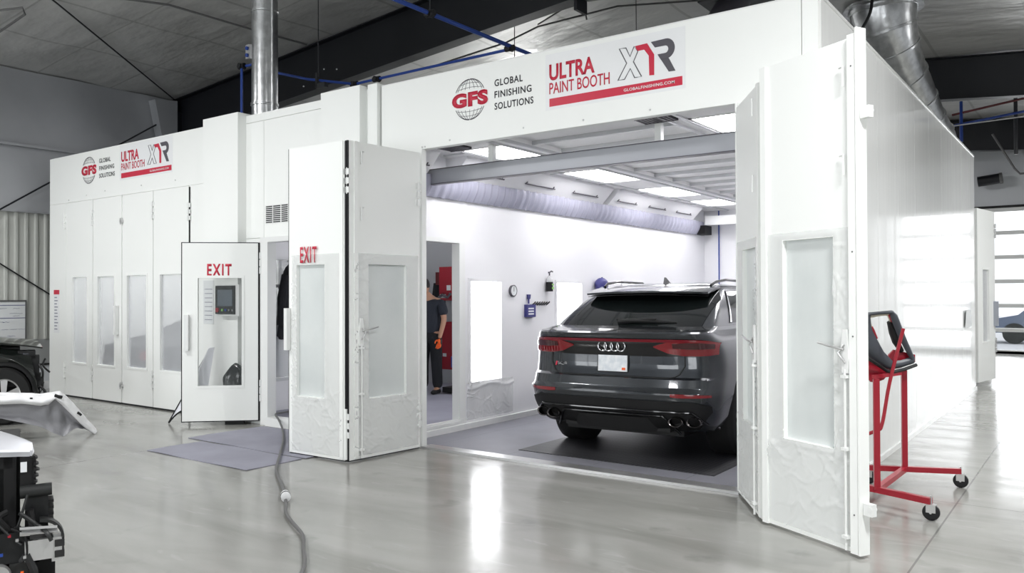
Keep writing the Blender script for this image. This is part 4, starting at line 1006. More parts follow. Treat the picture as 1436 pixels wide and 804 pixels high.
skin('shirt', [(0, 0, .86), (0, 0, 1.02), (0, .0, 1.26), (0, 0, 1.395), (-.01, -.01, 1.43), (.185, .0, 1.36), (.235, .01, 1.16), (-.185, .0, 1.36), (-.235, -.09, 1.22)],
     [(0, 1), (1, 2), (2, 3), (3, 4), (3, 5), (5, 6), (3, 7), (7, 8)], [(.175, .135), (.17, .125), (.19, .135), (.12, .11), (.07, .07), (.082, .085), (.072, .075), (.082, .085), (.072, .075)], M['navyshirt'], pw)
skin('trousers', [(0, 0, .98), (0, 0, .90), (.095, 0, .80), (.105, -.0, .48), (.11, .03, .07), (-.095, 0, .80), (-.12, -.01, .48), (-.13, .02, .07)], [(0, 1), (1, 2), (2, 3), (3, 4), (1, 5), (5, 6), (6, 7)],
     [(.165, .13), (.165, .13), (.11, .115), (.088, .09), (.078, .08), (.11, .115), (.088, .09), (.078, .08)], M['blackcloth'], pw)
for (x, y) in ((.115, -.02), (-.14, -.03)):
    skin('shoe', [(x, .07, .045), (x, -.03, .045), (x, -.15, .03)], [(0, 1), (1, 2)], [(.045, .045), (.05, .045), (.042, .03)], M['mattblack'], pw)
def hand(origin, direction, mt, rz, name='hand'):
    """palm with four unequal curled fingers and a thumb, one surface"""
    o = Vector(origin); d = Vector(direction).normalized(); a = Vector((math.cos(rz), math.sin(rz), 0)); n = d.cross(a).normalized()
    V = [o, o + d * .045, o + d * .085]; E = [(0, 1), (1, 2)]; Rr = [(.024, .02), (.034, .018), (.036, .016)]
    for i, (off, L) in enumerate(((-.030, .068), (-.010, .080), (.010, .076), (.029, .060))):
        b = o + d * .085 + a * off; k = len(V)
        V += [b + d * .008, b + d * L * .45 + n * .008, b + d * L * .8 + n * .030, b + d * L * .85 + n * .050]; E += [(2, k), (k, k + 1), (k + 1, k + 2), (k + 2, k + 3)]; Rr += [.0105, .0095, .0085, .0075]
    k = len(V); V += [o + d * .025 - a * .038 + n * .008, o + d * .055 - a * .055 + n * .022, o + d * .080 - a * .052 + n * .034]; E += [(1, k), (k, k + 1), (k + 1, k + 2)]; Rr += [.013, .011, .009]
    return skin(name, [tuple(v) for v in V], E, Rr, mt, pw, sub=2)
hand((.19, -.06, .83), (-.05, -.12, -1), M['orange'], .3, 'orange_glove')
hand((-.16, -.33, 1.31), (.2, -.75, .5), M['skin'], .2)
m = MB().tube([(.05 + .045 * math.cos(a), .138, 1.27 + .045 * math.sin(a)) for a in [PI * k / 12 for k in range(-5, 20)]], .004, 5); m.build('shirt_print', M['logo_grey'], pw)

# ------------------------------------------------------------------ floor mats, cord, black bag, leaning panel
t = tag(MB().grid(lambda u, v: Vector((-2.17 + 1.62 * u, -1.73 + .62 * v, .008 + .003 * math.sin(u * 9 + v * 4))), 16, 6).build('floor_mat', M['mat'], solid=.006), 'blue grey floor mat lying nearest in front of exit door', 'mat', 'entrance mats', 'thing')
t = tag(MB().grid(lambda u, v: Vector((-2.48 + 1.95 * u, -1.08 + .98 * v, .008 + .003 * math.sin(u * 7 + v * 5))), 16, 6).build('floor_mat', M['mat'], solid=.006), 'blue grey floor mat directly at the exit doorway sill', 'mat', 'entrance mats', 'thing')
cp = [(-2.60, .55, .12), (-2.5, .25, .13), (-2.40, .02, .14), (-2.22, -.08, .10), (-2.0, -.20, .03), (-1.45, -.62, .025), (-.86, -1.12, .022), (-.30, -1.60, .022), (.10, -1.87, .022), (.40, -2.07, .022), (.64, -2.24, .022), (.95, -2.48, .022), (1.20, -2.62, .022), (1.45, -2.75, .022), (1.68, -2.93, .022), (2.0, -3.2, .022), (2.4, -3.7, .022)]
def smooth_path(p, n=6):
    out = []; p = [Vector(q) for q in p]
    for i in range(len(p) - 1):
        a = p[max(i - 1, 0)]; b = p[i]; c = p[i + 1]; d = p[min(i + 2, len(p) - 1)]
        for k in range(n):
            t = k / n; out.append(.5 * ((2 * b) + (c - a) * t + (2 * a - 5 * b + 4 * c - d) * t * t + (3 * b - a - 3 * c + d) * t ** 3))
    out.append(p[-1]); return out
cd = thing('power_cable', 'dark grey power cable running from doorway across the concrete floor', 'cable', (0, 0, 0))
MB().tube(smooth_path(cp), .012, 8).build('cable', M['cord'], cd)
c = Vector((.60, -2.21, .04)); d = Vector((.24, -.17, 0)).normalized()
MB().tube([c - d * .055, c - d * .05, c - d * .01, c], [.020, .034, .034, .03], 16).tube([c + d * .004, c + d * .01, c + d * .05, c + d * .058], [.03, .036, .036, .02], 16).build('plug_connector', M['whitevinyl'], cd)
MB().tube([c - d * .012, c + d * .012], .037, 16).build('connector_ring', M['rubber'], cd)
t = thing('black_bag', 'glossy black bag piled behind the open exit door', 'bag', (-2.91, -.175, 0), R(43))
def bag(u, v):
    a = 2 * PI * u; r = .155 * math.sin(PI * (.08 + .92 * v)) ** .6 * (1 + .16 * noise.noise(Vector((math.cos(a) * 2, math.sin(a) * 2, v * 4)))) ; r = max(r, .01)
    return Vector((r * .98 * math.cos(a), r * .26 * math.sin(a), .28 + .46 * v))
MB().grid(bag, 30, 16).build('bag_body', M['pianoblack'], t, angle=80)
MB().box(-.12, .10, -.035, .035, .0, .05).box(-.02, .02, -.02, .02, .05, .30).box(-.12, .12, -.035, .035, .26, .30).build('stool', M['mattblack'], t, bevel=.006)
t = thing('leaning_panel', 'white curved panel with black edge leaning behind the exit door', 'panel', (0, 0, 0))
def lp_(u, v):
    a = Vector((-3.62, -.62, .01)).lerp(Vector((-3.20, -.34, .90)), v); b = Vector((-3.22, -.40, .10)).lerp(Vector((-3.16, -.30, .93)), v)
    q = a.lerp(b, u); q.z += .12 * math.sin(u * PI * .8) * (1 - v); q.y -= .05 * math.sin(u * PI); return q
MB().grid(lp_, 14, 18).build('panel_skin', M['whitepaint'], t, solid=.012)
MB().tube([lp_(0, k / 12) + Vector((-.006, 0, 0)) for k in range(13)] , .010, 8).tube([lp_(k / 10, 0) for k in range(7)], .010, 8).build('black_edge', M['rubber'], t)
MB().tube([lp_(0, .55), lp_(0, .66)], .016, 8).build('yellow_tape', M['orange'], t)

# ------------------------------------------------------------------ red stand with dark panel
t = thing('panel_stand', 'red wheeled panel stand beside the nearest booth door', 'stand', (0, 0, 0))
def sq(p0, p1, w, name, mt='redpaint', par=None):
    p0 = Vector(p0); p1 = Vector(p1); d = (p1 - p0).normalized(); up = Vector((0, 0, 1)) if abs(d.z) < .95 else Vector((.35, -.94, 0)); a = d.cross(up).normalized(); b = a.cross(d).normalized(); h = w / 2
    MB().prism([p0 + a * h + b * h, p0 - a * h + b * h, p0 - a * h - b * h, p0 + a * h - b * h], p1 - p0).build(name, M[mt], par or t, bevel=.003)
fA, fB = Vector((3.98, .275, .13)), Vector((4.64, .02, .13)); gA, gB = Vector((4.04, .93, .13)), Vector((4.67, 1.20, .13))
sq(fA, fB, .042, 'base_rail'); sq(gA, gB, .042, 'base_rail')
u1 = Vector((4.265, .165, .13)); u2 = Vector((4.29, 1.04, .13))
sq(u1, u2, .04, 'cross_rail')
sq(u1, u1 + Vector((0, 0, .80)), .042, 'upright'); sq(u2, u2 + Vector((0, 0, .80)), .042, 'upright')
MB().tube(smooth_path([(4.02, .62, .42), (4.16, .66, .48), (4.20, .67, .54), (4.25, .70, .86), (4.34, .76, 1.28)]), .014, 10).build('bent_arm', M['redpaint'], t)
for (p, l) in ((fB, 0), (gB, 0), (gA, 0), (fA, 0)):
    cs = MB().lathe([(0, -.018), (.045, -.018), (.055, -.010), (.055, .010), (.045, .018), (0, .018)], (p.x, p.y, .055), 'Y', 28).build('caster', M['rubber'], t)
    MB().prism([(p.x - .03, p.y - .026, .055), (p.x + .03, p.y - .026, .055), (p.x + .03, p.y - .026, .108), (p.x - .03, p.y - .026, .108)], (0, .004, 0)).prism([(p.x - .03, p.y + .022, .055), (p.x + .03, p.y + .022, .055), (p.x + .03, p.y + .022, .108), (p.x - .03, p.y + .022, .108)], (0, .004, 0)).box(p.x - .032, p.x + .032, p.y - .03, p.y + .03, .105, .110).cyl((p.x, p.y - .03, .055), (p.x, p.y + .03, .055), .008, 10).cyl((p.x, p.y, .11), (p.x, p.y, .165), .007, 8).build('fork', M['zinc'], cs)
# gusset plates at the top
RX = Vector((.808, .589, 0)); FX = Vector((-.589, .808, 0)); O = Vector((4.25, .70, 0))
def pp(a, z, d=0.): return O + RX * a + FX * d + Vector((0, 0, z))
MB().prism([pp(-.18, 1.04, .10), pp(-.18, .86, .10), pp(-.13, .88, .10), pp(-.10, .85, .10), pp(-.055, .85, .10), pp(0, .87, .10), pp(.05, .93, .10), pp(.06, .99, .10)], FX * .02).build('gusset_plate', M['redpaint'], t, bevel=.003)
MB().prism([pp(.06, .97, .20), pp(.09, 1.06, .20), pp(.13, 1.10, .20), pp(.30, 1.06, .20), pp(.30, 1.00, .20), pp(.13, .95, .20)], FX * .02).build('gusset_plate', M['redpaint'], t, bevel=.003)
sq(pp(-.12, .90, .02), pp(.14, .92, .12), .03, 'top_rail')
t = thing('vehicle_panel', 'dark grey vehicle panel with large opening resting on the red stand', 'car part', (0, 0, 0))
outer = [(-.26, 1.40), (-.187, 1.405), (.062, 1.42), (.106, 1.394), (.20, 1.21), (.306, 1.017), (.295, .984), (.17, .955), (.051, .94), (.006, .951), (-.182, 1.067), (-.28, 1.10), (-.29, 1.25)]
inner = [(-.154, 1.36), (-.149, 1.385), (.03, 1.391), (.045, 1.344), (.106, 1.228), (.195, 1.095), (.235, 1.04), (.15, 1.02), (.073, 1.017), (-.016, 1.095), (-.093, 1.206), (-.13, 1.26), (-.143, 1.30)]
def dpt(a, z): return -.06 + .22 * (a + .3) / .56 + .10 * (1.2 - z)
m = MB(); n = len(outer); NR = 5; rings = []
for k in range(NR + 1):
    f = k / NR; rings.append([])
    for i in range(n):
        for h in range(3):
            o0 = Vector(outer[i]).lerp(Vector(outer[(i + 1) % n]), h / 3); i0 = Vector(inner[i]).lerp(Vector(inner[(i + 1) % n]), h / 3)
            q = o0.lerp(i0, f); rings[-1].append(m.bm.verts.new(pp(q.x, q.y, dpt(q.x, q.y) - .025 * math.sin(PI * f) + (.03 if k == 0 else 0))))
for k in range(NR):
    N = len(rings[0])
    for i in range(N): m.bm.faces.new((rings[k][i], rings[k][(i + 1) % N], rings[k + 1][(i + 1) % N], rings[k + 1][i]))
m.build('outer_skin', M['panelgrey'], t, solid=.012, angle=60)
MB().tube([pp(a, z, dpt(a, z) + .035) for a, z in ((-.10, 1.23), (-.15, 1.32), (-.15, 1.375), (-.05, 1.392), (.03, 1.395), (.06, 1.35), (.09, 1.29))], .017, 8).build('inner_frame', M['cream'], t)
MB().tube([pp(a, z, dpt(a, z) + .04) for a, z in ((.05, 1.33), (.085, 1.25), (.12, 1.17), (.18, 1.09))], [.02, .03, .028, .02], 8).build('inner_bracket', M['mattblack'], t)
MB().tube([pp(a, z, dpt(a, z) - .03) for a, z in ((-.29, 1.09), (-.18, 1.05), (-.09, 1.0), (.0, .945), (.06, .932), (.17, .948), (.29, .98))], .014, 8).build('lower_edge', M['engine'], t)
MB().tube([pp(a, z, dpt(a, z) + .01) for a, z in ((-.135, 1.29), (-.11, 1.25), (-.085, 1.20))], .012, 6).build('red_tape', M['redpaint'], t)
MB().tube([pp(a, z, dpt(a, z) + .02) for a, z in ((.035, 1.39), (.055, 1.36), (.07, 1.33))], .014, 6).build('red_tape', M['redpaint'], t)
# ------------------------------------------------------------------ open booth door at the far end, strip light
t, L, s = leaf((3.945, 9.0), (4.10, 9.95), -1, 'open white door with narrow window at far end of the booth wall', z0=.10, z1=2.95, win=(.26, .60, .75, 1.95), pane='frost', name='booth_door', gasket=False)
MB().box(.86, .94, -.06, .02, 1.0, 1.42).build('handle', M['logo_grey'], t, bevel=.01)
hinges(t, .955, -1, (.55, 2.5), 'zinc')
# strip heater, pipes by the far wall
RB = [('strip_heater', (3.08, 4.44), (3.55, 4.5), 'black tube heater on far wall above the garage door')]
m = MB().tube([(3.02, 17.7, 4.42), (3.5, 17.7, 4.47)], .13, 14); t = tag(m.build('strip_heater', M['steel_black'], bevel=.01), 'black tube heater on far wall above the garage door', 'heater', kind='thing')
MB().tube([(3.5, 17.7, 4.47), (3.56, 17.7, 4.475)], .14, 14).build('end_cap', M['cord'], t)
tag(MB().box(2.2, 6.5, 17.4, 17.6, 5.42, 5.93).build('wall_girt', M['steel_black'], bevel=.01), 'black horizontal steel girt high on far wall', 'beam', kind='thing')
for (p, r_, mt, l) in (([(2.2, 12, 4.78), (4.6, 12, 5.03), (6, 12, 5.16)], .025, 'blue', 'lower blue air pipe above the booth far end'), ([(3.2, 12, 5.40), (4.6, 12, 5.55), (6, 12, 5.68)], .03, 'blue', 'upper blue air pipe just under the dark rafter'),
                       ([(3.2, 12, 5.10), (4.5, 12, 5.27), (6, 12, 5.46)], .022, 'redpipe', 'maroon pipe between the two blue air pipes'), ([(3.36, 12, 4.55), (3.36, 12, 5.35)], .03, 'blue', 'short vertical blue pipe beside the silver duct end'),
                       ([(3.7, 14, 4.98), (4.1, 14, 4.20), (4.2, 14, 4.08), (4.9, 14, 4.10)], .022, 'cord', 'thin pipe slanting down toward the garage door'),
                       ([(4.24, 12.5, 4.28), (4.24, 12.5, 5.6)], .035, 'steel_edge', 'dark vertical post hanging above the garage door'), ([(2.6, 11.8, 4.83), (4.5, 11.8, 4.88), (6, 11.8, 4.9)], .012, 'zinc', 'thin pale rod above the far end of the booth')):
    line_thing('ceiling_pipe', p, r_, M[mt], l, 'pipe', 'pipes at the far end')
m = MB().tube(smooth_path([(3.25, 11.9, 5.55), (3.35, 11.9, 5.68), (3.5, 11.9, 5.70), (3.62, 11.9, 5.58)]), .012, 6)
tag(m.build('cable_loop', M['cord']), 'small looped cable under the dark rafter at right', 'cable', kind='thing')
tag(MB().box(3.3, 3.62, 11.9, 12.0, 5.50, 5.56).build('valve_block', mat('yellow_valve', (.55, .5, .05), .5), bevel=.01), 'small yellow valve under dark rafter at right', 'valve', kind='thing')
tag(MB().box(4.08, 4.14, 17.9, 17.95, 5.0, 5.5).build('wall_sign', M['redpipe'], bevel=.004), 'small dark red wall box above the garage door', 'box', kind='thing')
# ------------------------------------------------------------------ ducts
t = thing('exhaust_pipe', 'shiny silver round exhaust pipe rising from the roof to ceiling', 'duct', (-3.14, .42, 3.70))
MB().lathe([(.165, 0), (.165, 2.2)], (0, 0, 0), 'Z', 40).build('pipe_body', M['galv'], t)
for z in (.30, 1.50):
    MB().lathe([(.166, z), (.176, z + .004), (.176, z + .014), (.170, z + .02), (.176, z + .026), (.176, z + .038), (.166, z + .042)], (0, 0, 0), 'Z', 40).build('band', M['galv'], t)
MB().lathe([(.14, .0), (.20, .0), (.20, .01), (.166, .03)], (0, 0, .08), 'Z', 40).build('flange', M['galv'], t)
MB().box(-.14, -.06, -.19, -.15, .90, 1.08).build('damper_plate', M['zinc'], t, bevel=.01)
for z in (.94, 1.03): MB().cyl((-.10, -.21, z), (-.10, -.18, z), .025, 12).build('valve_knob', M['blue'], t)
t = thing('roof_duct', 'large galvanised duct bending from ceiling down to the booth roof', 'duct', (0, 0, 0))
path = smooth_path([(2.97, 6.9, 5.95), (2.98, 6.93, 5.68), (3.02, 7.02, 5.40), (3.10, 7.3, 5.04), (3.22, 7.7, 4.70), (3.34, 8.05, 4.38), (3.48, 8.42, 4.06), (3.52, 8.55, 3.70)], 5)
N = len(path); rs = [.50 - .25 * min(1, k / (N - 8)) for k in range(N)]
MB().tube(path, rs, 36).build('duct_body', M['galv'], t)
for k in (3, 8, 12, 17, 22, 26, 29, 32):
    if k < N - 1:
        d = (path[k + 1] - path[k]).normalized()
        MB().tube([path[k] - d * .022, path[k] - d * .018, path[k] + d * .018, path[k] + d * .022], [rs[k] + .002, rs[k] + .016, rs[k] + .016, rs[k] + .002], 36).build('seam_band', M['galv'], t)
MB().lathe([(.42, 0), (.56, 0), (.56, .03), (.42, .03)], (2.97, 6.9, roofz(2.97) - .05), 'Z', 36).build('ceiling_collar', M['galv'], t)
tag(MB().tube(smooth_path([(3.02, 6.0, 5.82), (3.0, 5.95, 5.5), (2.85, 5.9, 5.2), (2.6, 5.9, 4.9), (2.4, 5.9, 3.8)]), .022, 8).build('black_cable', M['rubber']), 'thick black cable hanging in front of the large duct', 'cable', kind='thing')
t = thing('roof_duct', 'dark flexible duct over the booth roof behind fascia sign', 'duct', (0, 0, 0))
MB().tube(smooth_path([(1.0, 4.9, 3.74), (.95, 4.95, 4.6), (.98, 5.0, 5.2), (1.1, 5.25, 5.55), (1.25, 5.5, 5.95)]), .22, 24).build('duct_body', M['grey_vinyl'], t)
MB().box(.8, 1.7, 5.1, 5.9, 5.86, 5.92).build('ceiling_plate', M['steel_edge'], t)

# ------------------------------------------------------------------ whiteboard
t = thing('whiteboard', 'whiteboard with ruled sections on the left wall above dark car', 'whiteboard', (XW + .06, -1.6, .86))
MB().box(0, .012, 0, 1.55, 0, .62).build('board', M['paper'], t, smooth=False)
MB().box(-.004, .02, 0, 1.57, .61, .64).box(-.004, .02, 0, 1.57, -.02, .0).box(-.004, .02, 1.55, 1.57, 0, .62).build('frame', M['cord'], t)
MB().box(.012, .014, 0, 1.55, .34, .35).box(.012, .014, .75, .76, .34, .61).box(.012, .014, 1.15, 1.16, .34, .61).box(.012, .014, 0, 1.55, .55, .56).build('ruled_lines', M['bluedeep'], t, smooth=False)
m = MB(); rnd = random.Random(3)
for k in range(26):
    y = rnd.uniform(.8, 1.45); z = rnd.choice([.05, .10, .16, .22, .28, .38, .42, .46, .50]); m.tube([(.014, y + j * .02, z + rnd.uniform(-.006, .006)) for j in range(6)], .0018, 4)
m.build('handwriting', M['bluedeep'], t)
MB().box(.0, .06, .1, 1.5, -.035, -.02).build('pen_tray', M['zinc'], t)
MB().box(.02, .045, 1.34, 1.48, -.02, .0).build('marker_pen', M['redpaint'], t)

tag(MB().grid(lambda u, v: Vector((3.938 + .01 * math.sin(u * 3 + v), 7.62 + .62 * u - .12 * (1 - v) * (.5 - u), 1.04 + .26 * v)), 6, 6).build('paper_sheet', M['paper'], solid=.003), 'small white paper stuck on glossy side wall of the booth', 'paper', kind='thing')
# ------------------------------------------------------------------ left background: dark car without its front bumper
YAW = math.atan2(.589, .808)
t = thing('damaged_car', 'dark car with its front bumper removed at left edge', 'car', (-5.12, -1.86, 0), YAW + R(32)); t.scale = (.85, 1, 1)
# local x to the right of the picture, y away, z up ; wheel centre at the origin
def dcf(u, v):   # fender: arch to hood
    a = PI * (1.02 - 1.02 * u) ; r = .42
    ax, az = r * math.cos(a), .36 + r * math.sin(a) * .97
    hx = -1.15 + 1.47 * u; hz = .98 - .16 * max(0, u - .3) ** 1.5
    k = v
    return Vector((ax + (hx - ax) * k, .0 - .10 * math.sin(k * PI * .9) * .9 + .12 * k, az + (hz - az) * k))
MB().grid(dcf, 30, 12).build('fender', M['darkcar'], t, solid=.01, angle=60)
MB().grid(lambda u, v: Vector((-1.3 + 1.78 * u - .10 * v * u, .02 + 1.5 * v, 1.06 - .13 * u ** 2.2 + .05 * math.sin(v * PI))), 20, 12).build('hood', M['darkcar'], t, solid=.02, angle=60)
MB().grid(lambda u, v: Vector((.31 + .05 * u, .0 + .02 * u, .36 + (.05 + .30 * v) )) + Vector((.10 * (1 - v), 0, -.15 * (1 - v))), 4, 6).build('fender_edge', M['enginegrey'], t, solid=.02)
w = MB().lathe([(.21, -.11), (.32, -.112), (.345, -.09), (.35, .0), (.345, .09), (.32, .11), (.21, .11), (.21, -.11)], (0, .12, .35), 'Y', 44).build('tyre', M['tyre'], t)
m = MB().lathe([(.21, -.10), (.215, .08), (.195, .08), (.19, -.085), (.21, -.10)], (0, .12, .35), 'Y', 40)
for k in range(5):
    a = 2 * PI * k / 5 + .3; c_, s_ = math.cos(a), math.sin(a); m.prism([(.03 * c_ - .03 * s_, .02, .35 + .03 * s_ + .03 * c_), (.03 * c_ + .03 * s_, .02, .35 + .03 * s_ - .03 * c_), (.20 * c_ + .045 * s_, .03, .35 + .20 * s_ - .045 * c_), (.20 * c_ - .045 * s_, .03, .35 + .20 * s_ + .045 * c_)], (0, .04, 0))
m.cyl((0, .01, .35), (0, .05, .35), .05, 16).build('wheel_rim', M['alu'], w)
MB().lathe([(.36, .0), (.425, .0), (.425, .35), (.0, .35)], (0, .02, .36), 'Y', 40).build('wheel_housing', M['mattblack'], t)
rnd = random.Random(5)
m = MB().box(-1.2, .20, .12, 1.4, .45, .93); m.build('engine_bay', M['mattblack'], t, bevel=.03)
for k, (x, z, sx, sz, mt) in enumerate(((.36, .70, .08, .13, 'engine'), (.28, .84, .11, .05, 'engine'), (.44, .50, .055, .06, 'enginegrey'), (.40, .56, .06, .05, 'engine'), (.52, .46, .045, .04, 'zinc'), (.27, .80, .035, .06, 'logo_grey'), (.40, .38, .05, .05, 'engine'))):
    MB().box(x - sx, x + sx, .05, .05 + 2 * sx, z - sz, z + sz).build('engine_part', M[mt], t, bevel=.025)
for k in range(9):
    x = rnd.uniform(.28, .52); z = rnd.uniform(.35, .85)
    MB().tube(smooth_path([(x, .03, z), (x + rnd.uniform(-.08, .08), -.0, z - .08), (x + rnd.uniform(-.1, .06), .02, z - .17)]), rnd.uniform(.006, .018), 6).build('hose', M['engine'], t)
MB().box(-3.4, -1.25, .0, 1.6, .25, 1.0).box(-3.2, -1.6, .12, 1.48, 1.0, 1.42).build('rear_body', M['darkcar'], t, bevel=.12)

# ------------------------------------------------------------------ wrapped bumper cover on the floor
t = thing('wrapped_bumper', 'bumper cover wrapped in white paper and grey film on floor', 'car part', (-3.69, -1.97, 0), YAW + R(29)); t.scale = (.87, 1, 1)
top = [(-.72, .43), (-.5, .445), (-.3, .455), (-.1, .46), (.04, .485), (.11, .485), (.18, .43), (.27, .335), (.36, .22), (.44, .12), (.53, .015)]
bnd = [(-.72, .33), (-.5, .345), (-.3, .365), (-.1, .355), (-.02, .375), (.05, .43), (.13, .36), (.22, .26), (.31, .16), (.40, .07), (.49, .005)]
bot = [(-.72, .21), (-.5, .185), (-.3, .155), (-.1, .12), (.0, .075), (.09, .03), (.15, .006), (.22, .05), (.30, .085), (.38, .065), (.46, .02)]
def pl(L, u):
    k = u * (len(L) - 1); i = min(int(k), len(L) - 2); f = k - i; return Vector(L[i]).lerp(Vector(L[i + 1]), f)
def bend(x): return .30 * max(0, (x - .0)) ** 1.3
def wb(u, v):
    a = pl(top, u); b = pl(bnd, u); q = a.lerp(b, v)
    nz_ = noise.noise(Vector((u * 14, v * 2.5, .3)))
    return Vector((q.x, bend(q.x) - .07 * math.sin(v * PI) - .02 * nz_ + .06 * (1 - v), q.y + .008 * nz_ + max(0, -q.x) * .12))
MB().grid(wb, 70, 10).build('white_band', M['drape'], t, solid=.006, angle=80)
MB().grid(lambda u, v: Vector((pl(top, u).x - .02 * v, bend(pl(top, u).x) + .06 + .32 * v * (1 - .75 * u), pl(top, u).y + .03 * math.sin(v * PI) - .06 * v * (1 - u) + .008 * noise.noise(Vector((u * 14, v * 4, 1))) + max(0, -pl(top, u).x) * .12)), 50, 8).build('white_top', M['drape'], t, solid=.005, angle=80)
def gf(u, v):
    a = pl(bnd, u); b = pl(bot, u); q = a.lerp(b, v); n_ = noise.noise(Vector((u * 10, v * 3, 2)))
    return Vector((q.x, bend(q.x) + .02 + .07 * math.sin(v * PI * .9) + .03 * n_, max(.008, q.y + .004 * n_) + max(0, -q.x) * .12))
MB().grid(gf, 70, 16).build('grey_film_skirt', M['drapegrey'], t, solid=.004, angle=80)
MB().tube([(.05, -.02, .475), (.09, -.03, .46), (.13, -.02, .45)], .018, 6).tube([(.30, .0, .27), (.33, -.0, .25), (.345, .0, .235)], .014, 8).tube([(-.22, -.01, .455), (-.19, -.01, .452)], .012, 6).build('black_clip', M['mattblack'], t)

# ------------------------------------------------------------------ nearest left: stripped car front
t = thing('stripped_car_front', 'white car front with bumper off and black engine parts exposed, nearest left', 'car', (2.05, -4.66, 0), YAW + R(31)); t.scale = (.86, 1, 1)
def fc(u, v):   # hood corner: x right, y away
    x = -.75 + .78 * u; yb = .40 * min(1, max(0, (.035 - x) / .17)) ** .8; y = -.05 + (yb + .02) * v
    z = .985 - .030 * u ** 2.6 - .025 * (1 - v) ** 2
    return Vector((x, y, z))
MB().grid(fc, 24, 14).build('hood', M['whitepaint'], t, solid=.028, angle=60)
MB().grid(lambda u, v: Vector((-.75 + .77 * u, -.055 + .02 * v, .965 - .03 * u ** 2 - .022 * v)), 16, 4).build('hood_edge', M['whitepaint'], t, solid=.012)
MB().box(-.75, -.02, .06, .62, .10, .93).build('radiator_core', M['engine'], t, bevel=.03)
MB().box(-.085, -.035, -.02, .05, .35, .93).box(-.75, -.05, -.02, .05, .86, .92).build('support_frame', M['mattblack'], t, bevel=.012)
m = MB().box(-.02, .045, -.04, .02, .78, .90); m.build('headlamp_bracket', M['mattblack'], t, bevel=.01)
MB().box(-.018, .008, -.05, -.042, .845, .885).build('clear_lens', M['paper'], t, bevel=.006)
for k in range(5): MB().prism([(.035, -.05, .795 + k * .024), (.06 - .004 * abs(k - 2), -.05, .80 + k * .024), (.035, -.05, .812 + k * .024)], (0, .06, 0)).build('bracket_tooth', M['mattblack'], t)
MB().box(.0, .095, -.06, .06, .62, .755).build('sensor_housing', M['engine'], t, bevel=.018)
MB().tube([(-.02, -.05, .765), (.11, -.05, .768)], .026, 16).build('horn_tube', M['enginegrey'], t)
for k in range(4): MB().box(.09, .118, -.05, .03, .635 + k * .026, .645 + k * .026).build('cooling_fin', M['mattblack'], t)
# bumper beam, bright cast section with forked end
MB().grid(lambda u, v: Vector((-.02 + .15 * u, -.13 + .03 * math.sin(v * PI), .645 - .035 * v - .01 * u)), 8, 5).build('beam_upper', M['alu'], t, solid=.01)
MB().box(.0, .115, -.125, -.02, .505, .585).build('beam_body', M['alu'], t, bevel=.012)
MB().box(.02, .11, -.132, -.124, .592, .61).build('beam_groove', M['gap'], t, smooth=False)
MB().grid(lambda u, v: Vector((.06 + .10 * math.sin(u * PI / 2), -.12 + .05 * v, .665 - .085 * (1 - math.cos(u * PI / 2)))), 10, 3).build('end_cap', M['enginegrey'], t, solid=.012)
m = MB().box(.108, .150, -.12, -.04, .49, .585)
m.build('beam_bracket', M['alu'], t, bevel=.008)
for k in range(2): MB().box(.12, .160, -.125, -.05, .505 + k * .043, .532 + k * .043).build('bracket_slot', M['gap'], t, bevel=.004)
MB().box(-.75, .0, -.10, -.02, .50, .62).build('crash_bar', M['engine'], t, bevel=.02)
# lower black parts
MB().box(-.75, .06, -.06, .4, .12, .48).build('lower_shroud', M['engine'], t, bevel=.04)
MB().box(.04, .125, -.04, .2, .12, .50).build('side_shroud', M['mattblack'], t, bevel=.03)
MB().prism([(.02, -.08, .36), (.12, -.08, .355), (.17, -.08, .33), (.14, -.08, .32), (.0, -.08, .325)], (0, .2, 0)).build('lower_lip', M['mattblack'], t, bevel=.006)
MB().box(-.06, .02, -.11, -.06, .42, .50).build('pump_body', M['enginegrey'], t, bevel=.015)
MB().lathe([(0, -.02), (.045, -.02), (.05, .0), (.045, .02), (0, .02)], (-.10, -.12, .46), 'Y', 24).build('pulley', M['zinc'], t)
rnd = random.Random(11)
for k in range(22):
    x = rnd.uniform(-.28, .04); z = rnd.uniform(.34, .86); y = rnd.uniform(-.13, -.04)
    pts = [(x, y, z)]
    for j in range(3): pts.append((pts[-1][0] + rnd.uniform(-.05, .08), y + rnd.uniform(-.02, .02), pts[-1][2] - rnd.uniform(.02, .09)))
    MB().tube(smooth_path(pts), rnd.choice([.006, .009, .013, .018]), 7).build('hose', M[rnd.choice(['engine', 'mattblack', 'enginegrey'])], t)
for (x, z, mt) in ((-.06, .62, 'redpaint'), (-.075, .44, 'redpaint'), (-.01, .47, 'orange'), (-.09, .55, 'blue'), (.0, .53, 'zinc'), (-.03, .60, 'zinc')):
    MB().box(x - .006, x + .006, -.15, -.14, z - .005, z + .005).build('cable_connector', M[mt], t, bevel=.003)
MB().box(-2.4, -1.0, -.05, 1.6, .3, .93).build('front_body', M['whitepaint'], t, bevel=.1)

